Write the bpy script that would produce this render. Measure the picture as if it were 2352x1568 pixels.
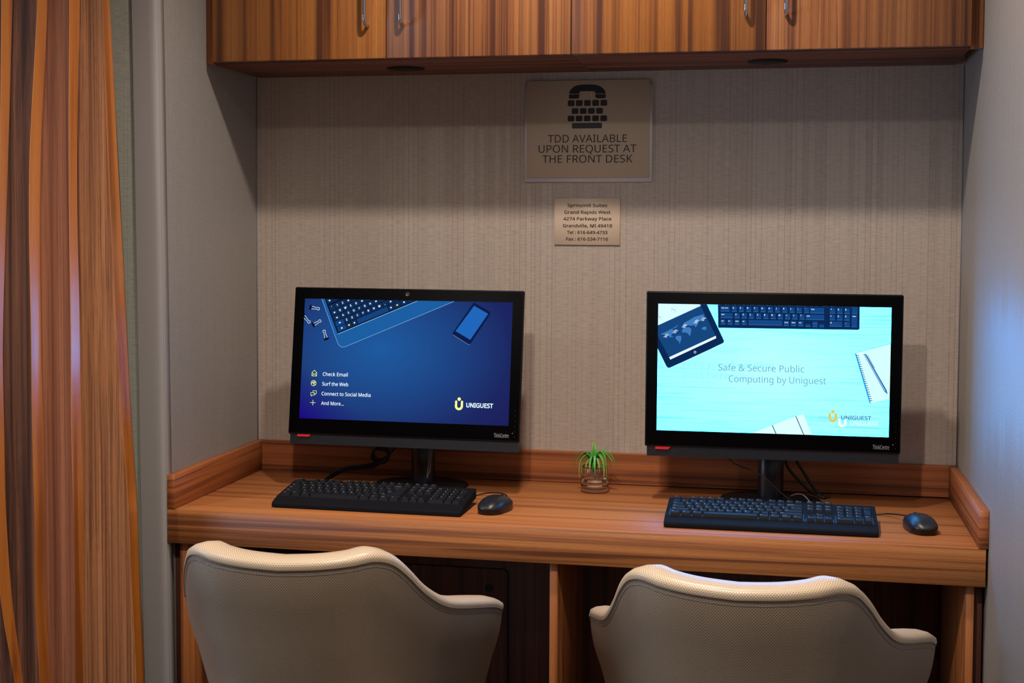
import bpy, bmesh, math, random
from mathutils import Vector, Matrix
from mathutils.geometry import tessellate_polygon
random.seed(7)
for o in list(bpy.data.objects): bpy.data.objects.remove(o)
scene = bpy.context.scene
COL = scene.collection

# ------------------------------------------------------------------ camera, world, lights, exposure
YAW, PITCH, ROLL, F = 0.2039, 0.0464, 0.0047, 3149.73
fwd = Vector((-math.sin(YAW)*math.cos(PITCH), math.cos(YAW)*math.cos(PITCH), -math.sin(PITCH)))
rgt = fwd.cross(Vector((0, 0, 1))).normalized(); upv = rgt.cross(fwd)
r2 = rgt*math.cos(ROLL)+upv*math.sin(ROLL); u2 = -rgt*math.sin(ROLL)+upv*math.cos(ROLL)
cd = bpy.data.cameras.new('camera'); cam = bpy.data.objects.new('camera', cd); COL.objects.link(cam)
cd.sensor_fit = 'HORIZONTAL'; cd.sensor_width = 36; cd.lens = F/2352*36
cd.shift_x = 17.34/2352; cd.shift_y = -111.31/2352; cd.clip_start = .05
m = Matrix((r2, u2, -fwd)).transposed().to_4x4(); m.translation = Vector((1.3842, -3.4411, 1.3922))
cam.matrix_world = m
scene.camera = cam
scene.view_settings.view_transform = 'Standard'; scene.view_settings.look = 'None'
scene.view_settings.gamma = 1; scene.view_settings.use_curve_mapping = False
scene.view_settings.exposure = 0.0

world = bpy.data.worlds.new('world'); scene.world = world; world.use_nodes = True
world.node_tree.nodes['Background'].inputs[0].default_value = (.62, .60, .66, 1)
world.node_tree.nodes['Background'].inputs[1].default_value = 0.11

def lamp(name, loc, watts, color, radius, angle=150, blend=.6, aim=None):
    l = bpy.data.lights.new(name, 'SPOT'); l.energy = watts; l.color = color; l.shadow_soft_size = radius
    l.spot_size = math.radians(angle); l.spot_blend = blend
    o = bpy.data.objects.new(name, l); COL.objects.link(o); o.location = loc
    if aim: o.rotation_euler = (Vector(aim)-Vector(loc)).to_track_quat('-Z', 'Y').to_euler()
    return o
WARM = (1.0, .88, .77)
lamp('downlight', (.93, -1.10, 2.6), 84, WARM, .045)
lamp('downlight', (.90, -2.37, 2.6), 124, WARM, .035)
lamp('downlight', (.90, -3.52, 2.6), 18, WARM, .035)
lamp('downlight', (-1.0, -2.2, 2.6), 50, WARM, .035)  # added spot to light the left side, no known fixture there
l = bpy.data.lights.new('window_daylight', 'AREA'); l.shape = 'RECTANGLE'; l.size = 1.0; l.size_y = 1.3
l.energy = 30; l.color = (.55, .72, 1.0)
o = bpy.data.objects.new('window_daylight', l); COL.objects.link(o); o.location = (-1.95, -1.75, 1.05)
o.rotation_euler = (Vector((1.2, -1.0, .8))-o.location).to_track_quat('-Z', 'Y').to_euler()

# ------------------------------------------------------------------ helpers
def s2l(c):
    f = lambda v: v/12.92 if v <= .04045 else ((v+.055)/1.055)**2.4
    return tuple(f(v/255) for v in c[:3])+(1.0,)

class NT:
    def __init__(s, mat): s.n = mat.node_tree.nodes; s.l = mat.node_tree.links
    def node(s, t, **kw):
        n = s.n.new(t)
        for k, v in kw.items(): setattr(n, k, v)
        return n
    def set(s, inp, v):
        if hasattr(v, 'is_output') or isinstance(v, bpy.types.NodeSocket): s.l.new(v, inp)
        else: inp.default_value = v
    def m(s, op, a, b=0.0, c=0.0, clamp=False):
        n = s.n.new('ShaderNodeMath'); n.operation = op; n.use_clamp = clamp
        s.set(n.inputs[0], a); s.set(n.inputs[1], b); s.set(n.inputs[2], c); return n.outputs[0]
    def vec(s, x, y, z):
        n = s.n.new('ShaderNodeCombineXYZ')
        for i, v in enumerate((x, y, z)): s.set(n.inputs[i], v)
        return n.outputs[0]
    def sep(s, v):
        n = s.n.new('ShaderNodeSeparateXYZ'); s.l.new(v, n.inputs[0]); return n.outputs
    def noise(s, v, scale=1, detail=2, rough=.5, dist=0):
        n = s.n.new('ShaderNodeTexNoise'); s.l.new(v, n.inputs['Vector'])
        n.inputs['Scale'].default_value = scale; n.inputs['Detail'].default_value = detail
        n.inputs['Roughness'].default_value = rough; n.inputs['Distortion'].default_value = dist
        return n.outputs['Fac']
    def ramp(s, f, stops, interp='LINEAR'):
        n = s.n.new('ShaderNodeValToRGB'); cr = n.color_ramp; cr.interpolation = interp
        while len(cr.elements) < len(stops): cr.elements.new(.5)
        for e, (p, c) in zip(cr.elements, stops): e.position = p; e.color = c if len(c) == 4 else (*c, 1)
        s.l.new(f, n.inputs[0]); return n.outputs[0]
    def mix(s, f, a, b, mode='MIX'):
        n = s.n.new('ShaderNodeMix'); n.data_type = 'RGBA'; n.blend_type = mode
        s.set(n.inputs[0], f); s.set(n.inputs[6], a); s.set(n.inputs[7], b); return n.outputs[2]
    def bump(s, h, strength, dist):
        n = s.n.new('ShaderNodeBump'); n.inputs['Strength'].default_value = strength
        n.inputs['Distance'].default_value = dist; s.l.new(h, n.inputs['Height']); return n.outputs[0]

def new_mat(name):
    mt = bpy.data.materials.new(name); mt.use_nodes = True
    return mt, NT(mt), mt.node_tree.nodes['Principled BSDF']

def plain(name, col, rough=.5, metal=0, spec=.5, grain=0.0, gscale=300, **kw):
    mt, t, b = new_mat(name)
    c = s2l(col)
    tc = t.node('ShaderNodeTexCoord').outputs['Object']
    n = t.noise(tc, gscale, 2)
    t.l.new(t.mix(t.m('MULTIPLY', n, .25), c, tuple(v*.6 for v in c[:3])+(1,)), b.inputs['Base Color'])
    b.inputs['Roughness'].default_value = rough; b.inputs['Metallic'].default_value = metal
    b.inputs['Specular IOR Level'].default_value = spec
    if grain: t.l.new(t.bump(n, grain, .0005), b.inputs['Normal'])
    for k, v in kw.items(): b.inputs[k].default_value = v
    return mt

def wood(name, light, mid, dark, scale, broad=.5, fine=.5, rough=.38, spec=.5, lo=.36, hi=.68, dist=.6):
    """scale: (x,y,z) frequency; low along the grain"""
    mt, t, b = new_mat(name)
    tc = t.node('ShaderNodeTexCoord').outputs['Object']
    rnd = t.node('ShaderNodeObjectInfo').outputs['Random']
    x, y, z = t.sep(tc)
    r = t.m('MULTIPLY', rnd, 37.0)
    v = t.vec(t.m('ADD', t.m('MULTIPLY', x, scale[0]), r), t.m('ADD', t.m('MULTIPLY', y, scale[1]), r),
              t.m('ADD', t.m('MULTIPLY', z, scale[2]), r))
    n1 = t.noise(v, 1.0, 3, .55, dist)
    k8 = [q*(9 if q > 5 else 2.2) for q in scale]
    v2 = t.vec(t.m('MULTIPLY', x, k8[0]), t.m('MULTIPLY', y, k8[1]), t.m('MULTIPLY', z, k8[2]))
    n2 = t.noise(v2, 1.0, 3, .6, .2)
    v3 = t.vec(t.m('MULTIPLY', x, scale[0]*2.2), t.m('MULTIPLY', y, scale[1]*2.2), t.m('ADD', t.m('MULTIPLY', z, scale[2]*2.2), r))
    n3 = t.noise(v3, 1.0, 2, .5, 1.0)
    base = t.ramp(n1, [(lo, s2l(dark)), ((lo+hi)/2-.04, s2l(mid)), (hi, s2l(light))])
    line = t.ramp(n3, [(.33, (0, 0, 0, 1)), (.40, (1, 1, 1, 1))])
    c = t.mix(t.m('MULTIPLY', t.m('SUBTRACT', 1.0, line), broad), base, s2l(dark))
    finef = t.ramp(n2, [(.38, (1, 1, 1, 1)), (.52, (0, 0, 0, 1))])
    c = t.mix(t.m('MULTIPLY', finef, fine), c, s2l(dark))
    q9 = [1100 if q > 5 else 45 for q in scale]
    n4 = t.noise(t.vec(t.m('MULTIPLY', x, q9[0]), t.m('MULTIPLY', y, q9[1]), t.m('MULTIPLY', z, q9[2])), 1.0, 2, .6)
    pore = t.ramp(n4, [(.36, (1, 1, 1, 1)), (.50, (0, 0, 0, 1))])
    c = t.mix(t.m('MULTIPLY', pore, .22), c, s2l(dark))
    t.l.new(c, b.inputs['Base Color'])
    b.inputs['Roughness'].default_value = rough; b.inputs['Specular IOR Level'].default_value = spec
    t.l.new(t.bump(n2, .12, .0006), b.inputs['Normal'])
    return mt

def emit(name, col, strength=1.0):
    mt = bpy.data.materials.new(name); mt.use_nodes = True; n = mt.node_tree.nodes; n.clear()
    e = n.new('ShaderNodeEmission'); e.inputs[0].default_value = s2l(col); e.inputs[1].default_value = strength
    o = n.new('ShaderNodeOutputMaterial'); mt.node_tree.links.new(e.outputs[0], o.inputs[0]); return mt

# ---- mesh collector
class MB:
    def __init__(s): s.v = []; s.f = []; s.uv = []; s.smooth = []; s.mi = []
    def add(s, verts, faces, smooth=False, uv=None, mi=0):
        b = len(s.v); s.v += [tuple(v) for v in verts]
        for f in faces:
            s.f.append(tuple(i+b for i in f)); s.smooth.append(smooth); s.mi.append(mi)
            s.uv.append([uv[i] for i in f] if uv else None)
        return s
    def box(s, lo, hi, mi=0):
        x0, y0, z0 = lo; x1, y1, z1 = hi
        return s.add([(x0,y0,z0),(x1,y0,z0),(x1,y1,z0),(x0,y1,z0),(x0,y0,z1),(x1,y0,z1),(x1,y1,z1),(x0,y1,z1)],
              [(0,3,2,1),(4,5,6,7),(0,1,5,4),(1,2,6,5),(2,3,7,6),(3,0,4,7)], mi=mi)
    def rbox(s, lo, hi, r=.002, seg=2, M=None, mi=0, smooth=True):
        bm = bmesh.new(); bmesh.ops.create_cube(bm, size=1)
        c = [(a+b)/2 for a, b in zip(lo, hi)]; d = [b-a for a, b in zip(lo, hi)]
        for v in bm.verts: v.co = Vector((v.co.x*d[0]+c[0], v.co.y*d[1]+c[1], v.co.z*d[2]+c[2]))
        bmesh.ops.bevel(bm, geom=bm.edges[:], offset=min(r, min(d)*.49), segments=seg, profile=.5, affect='EDGES')
        if M is not None: bmesh.ops.transform(bm, matrix=M, verts=bm.verts)
        bm.verts.index_update()
        s.add([v.co for v in bm.verts], [[v.index for v in f.verts] for f in bm.faces], smooth, mi=mi); bm.free(); return s
    def tube(s, pts, r, n=8, closed=False, caps=True):
        P = [Vector(p) for p in pts]; V = []; Fc = []; prev = None
        for i, p in enumerate(P):
            a = P[max(i-1, 0)]; b = P[min(i+1, len(P)-1)]
            if closed: a = P[i-1]; b = P[(i+1) % len(P)]
            d = (b-a).normalized()
            if prev is None:
                prev = d.orthogonal().normalized()
            prev = (prev-d*prev.dot(d)).normalized(); q = d.cross(prev)
            rr = r[i] if isinstance(r, (list, tuple)) else r
            for k in range(n):
                an = 2*math.pi*k/n; V.append(p+(prev*math.cos(an)+q*math.sin(an))*rr)
        L = len(P)
        for i in range(L if closed else L-1):
            j = (i+1) % L
            for k in range(n):
                Fc.append((i*n+k, i*n+(k+1) % n, j*n+(k+1) % n, j*n+k))
        if caps and not closed: Fc += [tuple(range(n-1, -1, -1)), tuple((L-1)*n+k for k in range(n))]
        return s.add(V, Fc, True)
    def lathe(s, prof, c=(0, 0, 0), n=32, sx=1, sy=1):
        V = []; Fc = []
        for r, z in prof:
            for k in range(n):
                a = 2*math.pi*k/n; V.append((c[0]+r*sx*math.cos(a), c[1]+r*sy*math.sin(a), c[2]+z))
        for i in range(len(prof)-1):
            for k in range(n):
                k2 = (k+1) % n; Fc.append((i*n+k, i*n+k2, (i+1)*n+k2, (i+1)*n+k))
        if prof[0][0] > 1e-6: Fc.append(tuple(range(n-1, -1, -1)))
        if prof[-1][0] > 1e-6: Fc.append(tuple((len(prof)-1)*n+k for k in range(n)))
        return s.add(V, Fc, True)
    def poly(s, pts3, mi=0):
        tri = tessellate_polygon([[Vector(p) for p in pts3]])
        return s.add(pts3, [tuple(t) for t in tri], mi=mi)
    def prism(s, pts2, y0, y1, mi=0):
        """polygon in xz extruded along y"""
        n = len(pts2); A = [(x, y0, z) for x, z in pts2]; B = [(x, y1, z) for x, z in pts2]
        tri = [tuple(t) for t in tessellate_polygon([[Vector((x, z, 0)) for x, z in pts2]])]
        F2 = tri+[tuple(n+i for i in reversed(t)) for t in tri]+[(i, (i+1) % n, n+(i+1) % n, n+i) for i in range(n)]
        return s.add(A+B, F2, mi=mi)
    def build(s, name, mats, parent=None, M=None, recalc=False, wn=False):
        me = bpy.data.meshes.new(name)
        me.from_pydata(s.v, [], s.f)
        if M is not None: me.transform(M)
        me.polygons.foreach_set('use_smooth', s.smooth)
        me.polygons.foreach_set('material_index', s.mi)
        if any(s.uv):
            ul = me.uv_layers.new(name='UVMap'); i = 0
            for fu, f in zip(s.uv, s.f):
                for k in range(len(f)):
                    ul.data[i].uv = fu[k] if fu else (0, 0); i += 1
        me.validate(); 
        if recalc:
            bm = bmesh.new(); bm.from_mesh(me); bmesh.ops.recalc_face_normals(bm, faces=bm.faces); bm.to_mesh(me); bm.free()
        me.update()
        for mt in (mats if isinstance(mats, (list, tuple)) else [mats]): me.materials.append(mt)
        o = bpy.data.objects.new(name, me); COL.objects.link(o)
        if parent is not None: attach(o, parent)
        if wn:
            md = o.modifiers.new('wn', 'WEIGHTED_NORMAL'); md.keep_sharp = True
        return o

WPOS = {}
def wpos(o):
    p = Vector(o.location)
    while o.parent: o = o.parent; p += Vector(o.location)
    return p
def attach(o, parent):          # parents are never rotated: child keeps its place
    p = wpos(parent); o.parent = parent; o.location = Vector(o.location)-p

def thing(name, label, cat, loc, group=None):
    o = bpy.data.objects.new(name, None); o.empty_display_size = .05; COL.objects.link(o); o.location = loc
    o['label'] = label; o['category'] = cat
    if group: o['group'] = group
    return o
def tag(o, label, cat, group=None):
    o['label'] = label; o['category'] = cat
    if group: o['group'] = group
    return o
def struct(o): o['kind'] = 'structure'; return o
def box_part(name, lo, hi, mat, parent=None, r=.0012):
    return MB().rbox(lo, hi, r, 1).build(name, mat, parent)

FONT = None
try:
    FONT = bpy.data.fonts.load(bpy.utils.system_resource('DATAFILES', path='fonts')+'/NotoSansHebrew-Regular.woff2')
except Exception: FONT = None
_fc = {}
def text_geo(txt, bold=0.0):
    k = (txt, bold)
    if k in _fc: return _fc[k]
    c = bpy.data.curves.new('t', 'FONT'); c.body = txt; c.size = 1; c.offset = bold; c.resolution_u = 3
    if FONT: c.font = FONT
    o = bpy.data.objects.new('t', c); COL.objects.link(o)
    dg = bpy.context.evaluated_depsgraph_get(); me = bpy.data.meshes.new_from_object(o.evaluated_get(dg))
    V = [tuple(v.co) for v in me.vertices]; Fc = [tuple(p.vertices) for p in me.polygons]
    bpy.data.objects.remove(o); bpy.data.meshes.remove(me); bpy.data.curves.remove(c)
    _fc[k] = (V, Fc); return _fc[k]
CAP = max(v[1] for v in text_geo('H')[0])
def text_into(mb, txt, x, y, cap, f3, width=None, bold=0.0, align='L', ang=0, mi=0):
    """f3 maps (x,y)->3D. x,y left/centre baseline"""
    V, Fc = text_geo(txt, bold)
    if not V: return
    x0 = min(v[0] for v in V); x1 = max(v[0] for v in V)
    sy = cap/CAP; sx = sy if width is None else width/(x1-x0)
    off = -x0 if align == 'L' else -(x0+x1)/2
    ca, sa = math.cos(ang), math.sin(ang); P = []
    for vx, vy, _ in V:
        a = (vx+off)*sx; b = vy*sy
        P.append(f3(x+a*ca-b*sa, y+a*sa+b*ca))
    mb.add(P, Fc, mi=mi)

def interp(xs, ys, x):
    if x <= xs[0]: return ys[0]
    for i in range(len(xs)-1):
        if x <= xs[i+1]:
            # cubic (catmull) interpolation
            h = xs[i+1]-xs[i]; t = (x-xs[i])/h
            m0 = (ys[i+1]-ys[i-1])/(xs[i+1]-xs[i-1]) if i > 0 else (ys[i+1]-ys[i])/h
            m1 = (ys[i+2]-ys[i])/(xs[i+2]-xs[i]) if i+2 < len(xs) else (ys[i+1]-ys[i])/h
            return (2*t**3-3*t*t+1)*ys[i]+(t**3-2*t*t+t)*h*m0+(-2*t**3+3*t*t)*ys[i+1]+(t**3-t*t)*h*m1
    return ys[-1]
def smooth_path(P, n=6):
    P = [Vector(p) for p in P]; Q = [2*P[0]-P[1]]+P+[2*P[-1]-P[-2]]; o = []
    for i in range(1, len(Q)-2):
        a, b, c, d = Q[i-1:i+3]
        for k in range(n):
            t = k/n; o.append(.5*((2*b)+(c-a)*t+(2*a-5*b+4*c-d)*t*t+(3*b-a-3*c+d)*t**3))
    o.append(P[-1]); return o

# ------------------------------------------------------------------ materials
def wallpaper(name, c1, c2, dark, rough=.36, spec=.5, bs=1.0):
    mt, t, b = new_mat(name)
    g = t.node('ShaderNodeNewGeometry').outputs['Position']; x, y, z = t.sep(g)
    u = t.m('ADD', x, y)
    vo = t.node('ShaderNodeTexVoronoi', voronoi_dimensions='1D', feature='F1'); t.set(vo.inputs['W'], u)
    vo.inputs['Scale'].default_value = 1/.0135; vo.inputs['Randomness'].default_value = .75
    ve = t.node('ShaderNodeTexVoronoi', voronoi_dimensions='1D', feature='DISTANCE_TO_EDGE'); t.set(ve.inputs['W'], u)
    ve.inputs['Scale'].default_value = 1/.0135; ve.inputs['Randomness'].default_value = .75
    cr, cg, cb = t.sep(vo.outputs['Color'])
    sgn = t.m('SUBTRACT', t.m('MULTIPLY', t.m('GREATER_THAN', cr, .5), 2), 1)
    ph = t.m('ADD', z, t.m('MULTIPLY', t.m('MULTIPLY', u, sgn), 1.15))
    wv = t.m('SINE', t.m('MULTIPLY', ph, 2*math.pi/.0042))
    line = t.m('LESS_THAN', ve.outputs['Distance'], .06)
    line = t.m('MULTIPLY', line, t.m('GREATER_THAN', cg, .35))
    n_st = t.noise(t.vec(t.m('MULTIPLY', u, 90), 0.0, t.m('MULTIPLY', z, 2.0)), 1, 2)
    n_hz = t.noise(t.vec(t.m('MULTIPLY', u, 45), 3.0, t.m('MULTIPLY', z, 330)), 1, 3, .6)
    n_bl = t.noise(t.vec(t.m('MULTIPLY', u, 14), 5.0, t.m('MULTIPLY', z, 60)), 1, 2)
    base = t.mix(t.m('MULTIPLY', t.m('ADD', n_st, n_bl), .5), c1, c2)
    f = t.m('ADD', t.m('MULTIPLY', t.m('ADD', wv, 1), .21), t.m('MULTIPLY', t.m('SUBTRACT', n_hz, .5), .8))
    f = t.m('ADD', f, t.m('MULTIPLY', line, .28), clamp=True)
    t.l.new(t.mix(f, base, dark), b.inputs['Base Color'])
    h = t.m('ADD', t.m('MULTIPLY', wv, -.35), t.m('MULTIPLY', n_hz, -1.2)); h = t.m('SUBTRACT', h, line)
    t.l.new(t.bump(h, .35*bs, .0012), b.inputs['Normal'])
    b.inputs['Roughness'].default_value = rough; b.inputs['Specular IOR Level'].default_value = spec
    return mt
W_PAPER = wallpaper('woven_vinyl_wallpaper', s2l((200, 180, 168)), s2l((182, 170, 156)), s2l((100, 86, 78)))
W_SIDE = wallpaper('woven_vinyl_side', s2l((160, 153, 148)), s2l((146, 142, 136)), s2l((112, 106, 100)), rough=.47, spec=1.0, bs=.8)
W_GREEN = wallpaper('woven_vinyl_front', s2l((172, 172, 160)), s2l((154, 157, 145)), s2l((92, 94, 86)))

DESK_X = wood('teak_laminate_lengthwise', (190, 122, 70), (180, 112, 62), (144, 84, 46), (.45, 34, 40), .12, .25, rough=.5, spec=.3)
APRON = wood('teak_laminate_apron', (184, 120, 66), (164, 100, 52), (102, 58, 32), (.7, 40, 56), .42, .38, rough=.48)
DESK_Y = wood('teak_laminate_crosswise', (178, 106, 56), (158, 88, 44), (104, 54, 28), (3, .7, 60), .35, .3, rough=.48)
BACKSPL = wood('teak_laminate_upstand', (172, 102, 56), (152, 86, 44), (100, 52, 28), (.6, 38, 60), .35, .3, rough=.48)
LEG_Z = wood('teak_laminate_upright', (180, 112, 60), (158, 92, 46), (100, 54, 28), (60, 60, .8), .3, .3, rough=.45)
SHADED_Z = wood('teak_laminate_shaded', (104, 54, 36), (82, 42, 28), (54, 28, 20), (60, 60, 1.0), .4, .4, rough=.5)  # same teak laminate, with the under-desk shade put into a darker colour
DOOR = [wood('teak_veneer_door', (190, 124, 62), (168, 102, 48), (96, 56, 36), (30, 30, .35), .55, .35, rough=.42, dist=.25),
        wood('teak_veneer_door_striped', (192, 128, 78), (166, 104, 62), (98, 58, 44), (52, 52, .35), .70, .50, rough=.42, dist=.15)]
CARC = wood('teak_veneer_carcass', (150, 88, 64), (120, 66, 48), (74, 40, 32), (.8, 24, 24), .3, .3, rough=.5)
SLATF = [wood('walnut_slat_face_dark', (134, 88, 66), (98, 62, 46), (58, 36, 30), (58, 58, .4), .5, .62, rough=.42, dist=.2),
         wood('walnut_slat_face_red', (164, 104, 74), (140, 84, 58), (96, 56, 42), (50, 50, .35), .3, .5, rough=.42, dist=.2),
         wood('walnut_slat_face_light', (184, 124, 82), (152, 98, 62), (80, 46, 32), (58, 58, .35), .45, .6, rough=.42, dist=.2)]
SLATE = wood('orange_slat_edge', (198, 122, 46), (178, 102, 34), (134, 70, 22), (20, 20, .8), .15, .1, rough=.24, spec=1.0)
SLATE.node_tree.nodes['Principled BSDF'].inputs['Coat Weight'].default_value = 1.0
SLATE.node_tree.nodes['Principled BSDF'].inputs['Coat Roughness'].default_value = .2
SLATE.node_tree.nodes['Principled BSDF'].inputs['Coat IOR'].default_value = 1.75
METAL_GUARD = plain('brushed_guard_metal', (152, 147, 144), .26, .0, spec=.6)
CHROME = plain('satin_chrome', (205, 205, 210), .22, 1.0)
BLACKP = plain('black_plastic', (15, 16, 20), .45, spec=.3, grain=.12, gscale=900)
BLACKGL = plain('black_gloss_plastic', (5, 5, 7), .28)
GLASSB = plain('black_bezel', (4, 4, 6), .6, spec=.06)
BLACKD = plain('deep_black', (5, 5, 6), .6)
KEYM = plain('key_plastic', (24, 25, 30), .62, spec=.2)
KBASE = plain('keyboard_plastic', (21, 21, 25), .8, spec=.1, grain=.1, gscale=1200)
LEGEND = plain('key_print', (215, 215, 220), .5)
REDP = plain('red_plastic', (205, 40, 55), .4)
CABLE = plain('black_cable', (16, 16, 17), .45)
GREYC = plain('grey_cable', (120, 118, 114), .4)
SIGN_F = plain('beige_sign_plastic', (190, 170, 146), .45, spec=.4)
SIGN_S = plain('beige_small_sign', (212, 188, 164), .4, spec=.4)
SIGN_M = plain('silver_sign_plate', (206, 204, 208), .35, .25)
INK = plain('black_sign_ink', (26, 24, 24), .5)
INK2 = plain('dark_green_sign_ink', (38, 42, 38), .5)
CARPET = plain('dark_carpet', (60, 52, 46), .95, grain=.5, gscale=200)
CEIL = plain('painted_ceiling', (200, 196, 188), .9)
DARKPLATE = plain('dark_grommet', (14, 12, 12), .8)

# perforated speaker grille
mt, t, b = new_mat('perforated_grille')
uv = t.node('ShaderNodeTexCoord').outputs['UV']; x, y, z = t.sep(uv)
a = t.m('SINE', t.m('MULTIPLY', t.m('ADD', x, y), 2*math.pi/.0034)); c = t.m('SINE', t.m('MULTIPLY', t.m('SUBTRACT', x, y), 2*math.pi/.0034))
f = t.m('GREATER_THAN', t.m('MULTIPLY', a, c), .12)
t.l.new(t.mix(f, s2l((34, 38, 46)), s2l((6, 6, 8))), b.inputs['Base Color']); b.inputs['Roughness'].default_value = .45
GRILLE = mt

# chair leather: staggered dots
def leather(name, sx, sy, base, dot, rough):
    mt, t, b = new_mat(name)
    uv = t.node('ShaderNodeTexCoord').outputs['UV']; x, y, z = t.sep(uv)
    v = t.m('DIVIDE', y, sy); row = t.m('FLOOR', v)
    uu = t.m('ADD', t.m('DIVIDE', x, sx), t.m('MULTIPLY', t.m('MODULO', t.m('ABSOLUTE', row), 2), .5))
    fu = t.m('SUBTRACT', t.m('FRACT', uu), .5); fv = t.m('SUBTRACT', t.m('FRACT', v), .5)
    d = t.m('SQRT', t.m('ADD', t.m('MULTIPLY', fu, fu), t.m('MULTIPLY', t.m('MULTIPLY', fv, fv), .8)))
    mask = t.m('SUBTRACT', 1.0, t.m('DIVIDE', t.m('SUBTRACT', d, .14), .2), clamp=True)
    bl = t.noise(t.vec(x, y, 0.0), 9, 3)
    c = t.mix(bl, s2l(base), tuple(k*.86 for k in s2l(base)[:3])+(1,))
    t.l.new(t.mix(t.m('MULTIPLY', mask, .75), c, s2l(dot)), b.inputs['Base Color'])
    t.l.new(t.bump(t.m('MULTIPLY', mask, -1.0), .5, .0006), b.inputs['Normal'])
    b.inputs['Roughness'].default_value = rough; b.inputs['Specular IOR Level'].default_value = .7
    return mt
LEATHER = leather('patterned_taupe_vinyl', .0052, .0027, (148, 130, 110), (60, 44, 34), .34)
LEATHER_T = leather('patterned_taupe_vinyl_lit', .0048, .0030, (226, 202, 170), (128, 98, 72), .33)  # chair vinyl lightened: overhead light on the rim is put into the colour
THREAD = plain('grey_thread', (120, 112, 106), .6)

# ------------------------------------------------------------------ room
ZC = 1.7883; W = 1.79; DT = .75
def leanY(z): return -.5795+(1.9-z)*.0244
MB().box((-2.0, -4.4, -.05), (1.85, .06, 0)).build('floor', CARPET)['kind'] = 'structure'
MB().box((-2.0, -4.4, 2.62), (1.85, .06, 2.66)).build('ceiling', CEIL)['kind'] = 'structure'
MB().box((-.06, 0, 0), (W+.06, .06, 2.62)).build('wall_back', W_PAPER)['kind'] = 'structure'
MB().box((W, -4.4, 0), (W+.06, 0, 2.62)).build('wall_right', W_SIDE)['kind'] = 'structure'
# niche side wall whose free end leans slightly, as the corner guard does
b_ = MB(); z0, z1 = 0, 2.62
ya, yb = leanY(z0), leanY(z1)
b_.add([(-.055, ya, z0), (0, ya, z0), (0, 0, z0), (-.055, 0, z0), (-.055, yb, z1), (0, yb, z1), (0, 0, z1), (-.055, 0, z1)],
       [(0,3,2,1),(4,5,6,7),(0,1,5,4),(1,2,6,5),(2,3,7,6),(3,0,4,7)])
struct(b_.build('wall_left', W_SIDE))
b_ = MB(); b_.add([(-2.0, ya, z0), (-.055, ya, z0), (-.055, ya+.05, z0), (-2.0, ya+.05, z0), (-2.0, yb, z1), (-.055, yb, z1), (-.055, yb+.05, z1), (-2.0, yb+.05, z1)],
       [(0,3,2,1),(4,5,6,7),(0,1,5,4),(1,2,6,5),(2,3,7,6),(3,0,4,7)])
struct(b_.build('wall_front', W_GREEN))
# bull-nosed metal corner guard
prof = [(-.060, -.0005), (-.060, -.005), (-.020, -.0062)]
for k in range(7):
    a = math.radians(-90+15*k); prof.append((-.0125+.0145*math.cos(a), .0082+.0145*math.sin(a)))
prof += [(.0022, .026), (.0005, .026)]
V = []; n = len(prof)
for z, yy in ((0, ya), (2.62, yb)): V += [(px, yy+py, z) for px, py in prof]
g = MB().add(V, [(i, i+1, n+i+1, n+i) for i in range(2)], False).add(V, [(i, i+1, n+i+1, n+i) for i in range(2, n-1)], True)
struct(g.build('trim_1', METAL_GUARD))
# wallpaper edge bead in the two niche corners
for k, xx in enumerate((.0015, W-.0015)):
    struct(MB().tube([(xx, -.0015, DT+.0787), (xx, -.0015, ZC-.001)], .0014, 6).build('trim_%d' % (k+2), plain('caulk_bead', (150, 146, 150), .4)))

# ------------------------------------------------------------------ wavy slatted wood panel, left foreground
rows = [  # z, boundaries (left-front, right-front) of the slats
 (1.883, [-.3689, -.3089, -.2837, -.2221, -.1993, -.1466, -.1229, -.0687]),
 (1.507, [-.3783, -.3183, -.3004, -.2466, -.2215, -.1517, -.1331, -.0580]),
 (1.142, [-.3919, -.3319, -.3170, -.2470, -.2238, -.1516, -.1297, -.0409]),
 (.950,  [-.3925, -.3325, -.3164, -.2462, -.2219, -.1526, -.1286, -.0313]),
 (.764,  [-.3983, -.3383, -.3147, -.2432, -.2199, -.1483, -.1264, -.0185]),
 (.570,  [-.3901, -.3281, -.3023, -.2435, -.2201, -.1483, -.1294, -.0119]),
 (.382,  [-.3750, -.2962, -.2779, -.2351, -.2107, -.1482, -.1293, -.0032]),
 (.18,   [-.3400, -.2650, -.2480, -.2250, -.2020, -.1490, -.1300, .0000]),
 (.0,    [-.3200, -.2500, -.2330, -.2180, -.1950, -.1500, -.1310, .0010])]
rows = rows[::-1]
def bnd(k, z):
    zs = [r[0] for r in rows]; xs = [r[1][k] for r in rows]
    if z > 1.883:
        e = (z-1.883); return xs[-1]-.0+e*(-.02 if k < 7 else -.035)
    return interp(zs, xs, z)
wp = thing('wavy_wood_panel', 'tall wavy slatted wood wall panel with striped faces and orange edges, at left', 'wood panel', (-.25, -.66, 0))
YF = -.640
SPL = .55
def yfr(x): return YF+SPL*x                 # the panel is slightly splayed
def edge(k, z):
    zz = 1.3922+(z-1.3922)*1.02; dx = bnd(k, zz)-1.3842; dy = -.70+3.4411
    t_ = (YF+SPL*1.3842+3.4411)/(dy-SPL*dx); return 1.3842+dx*t_
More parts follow.
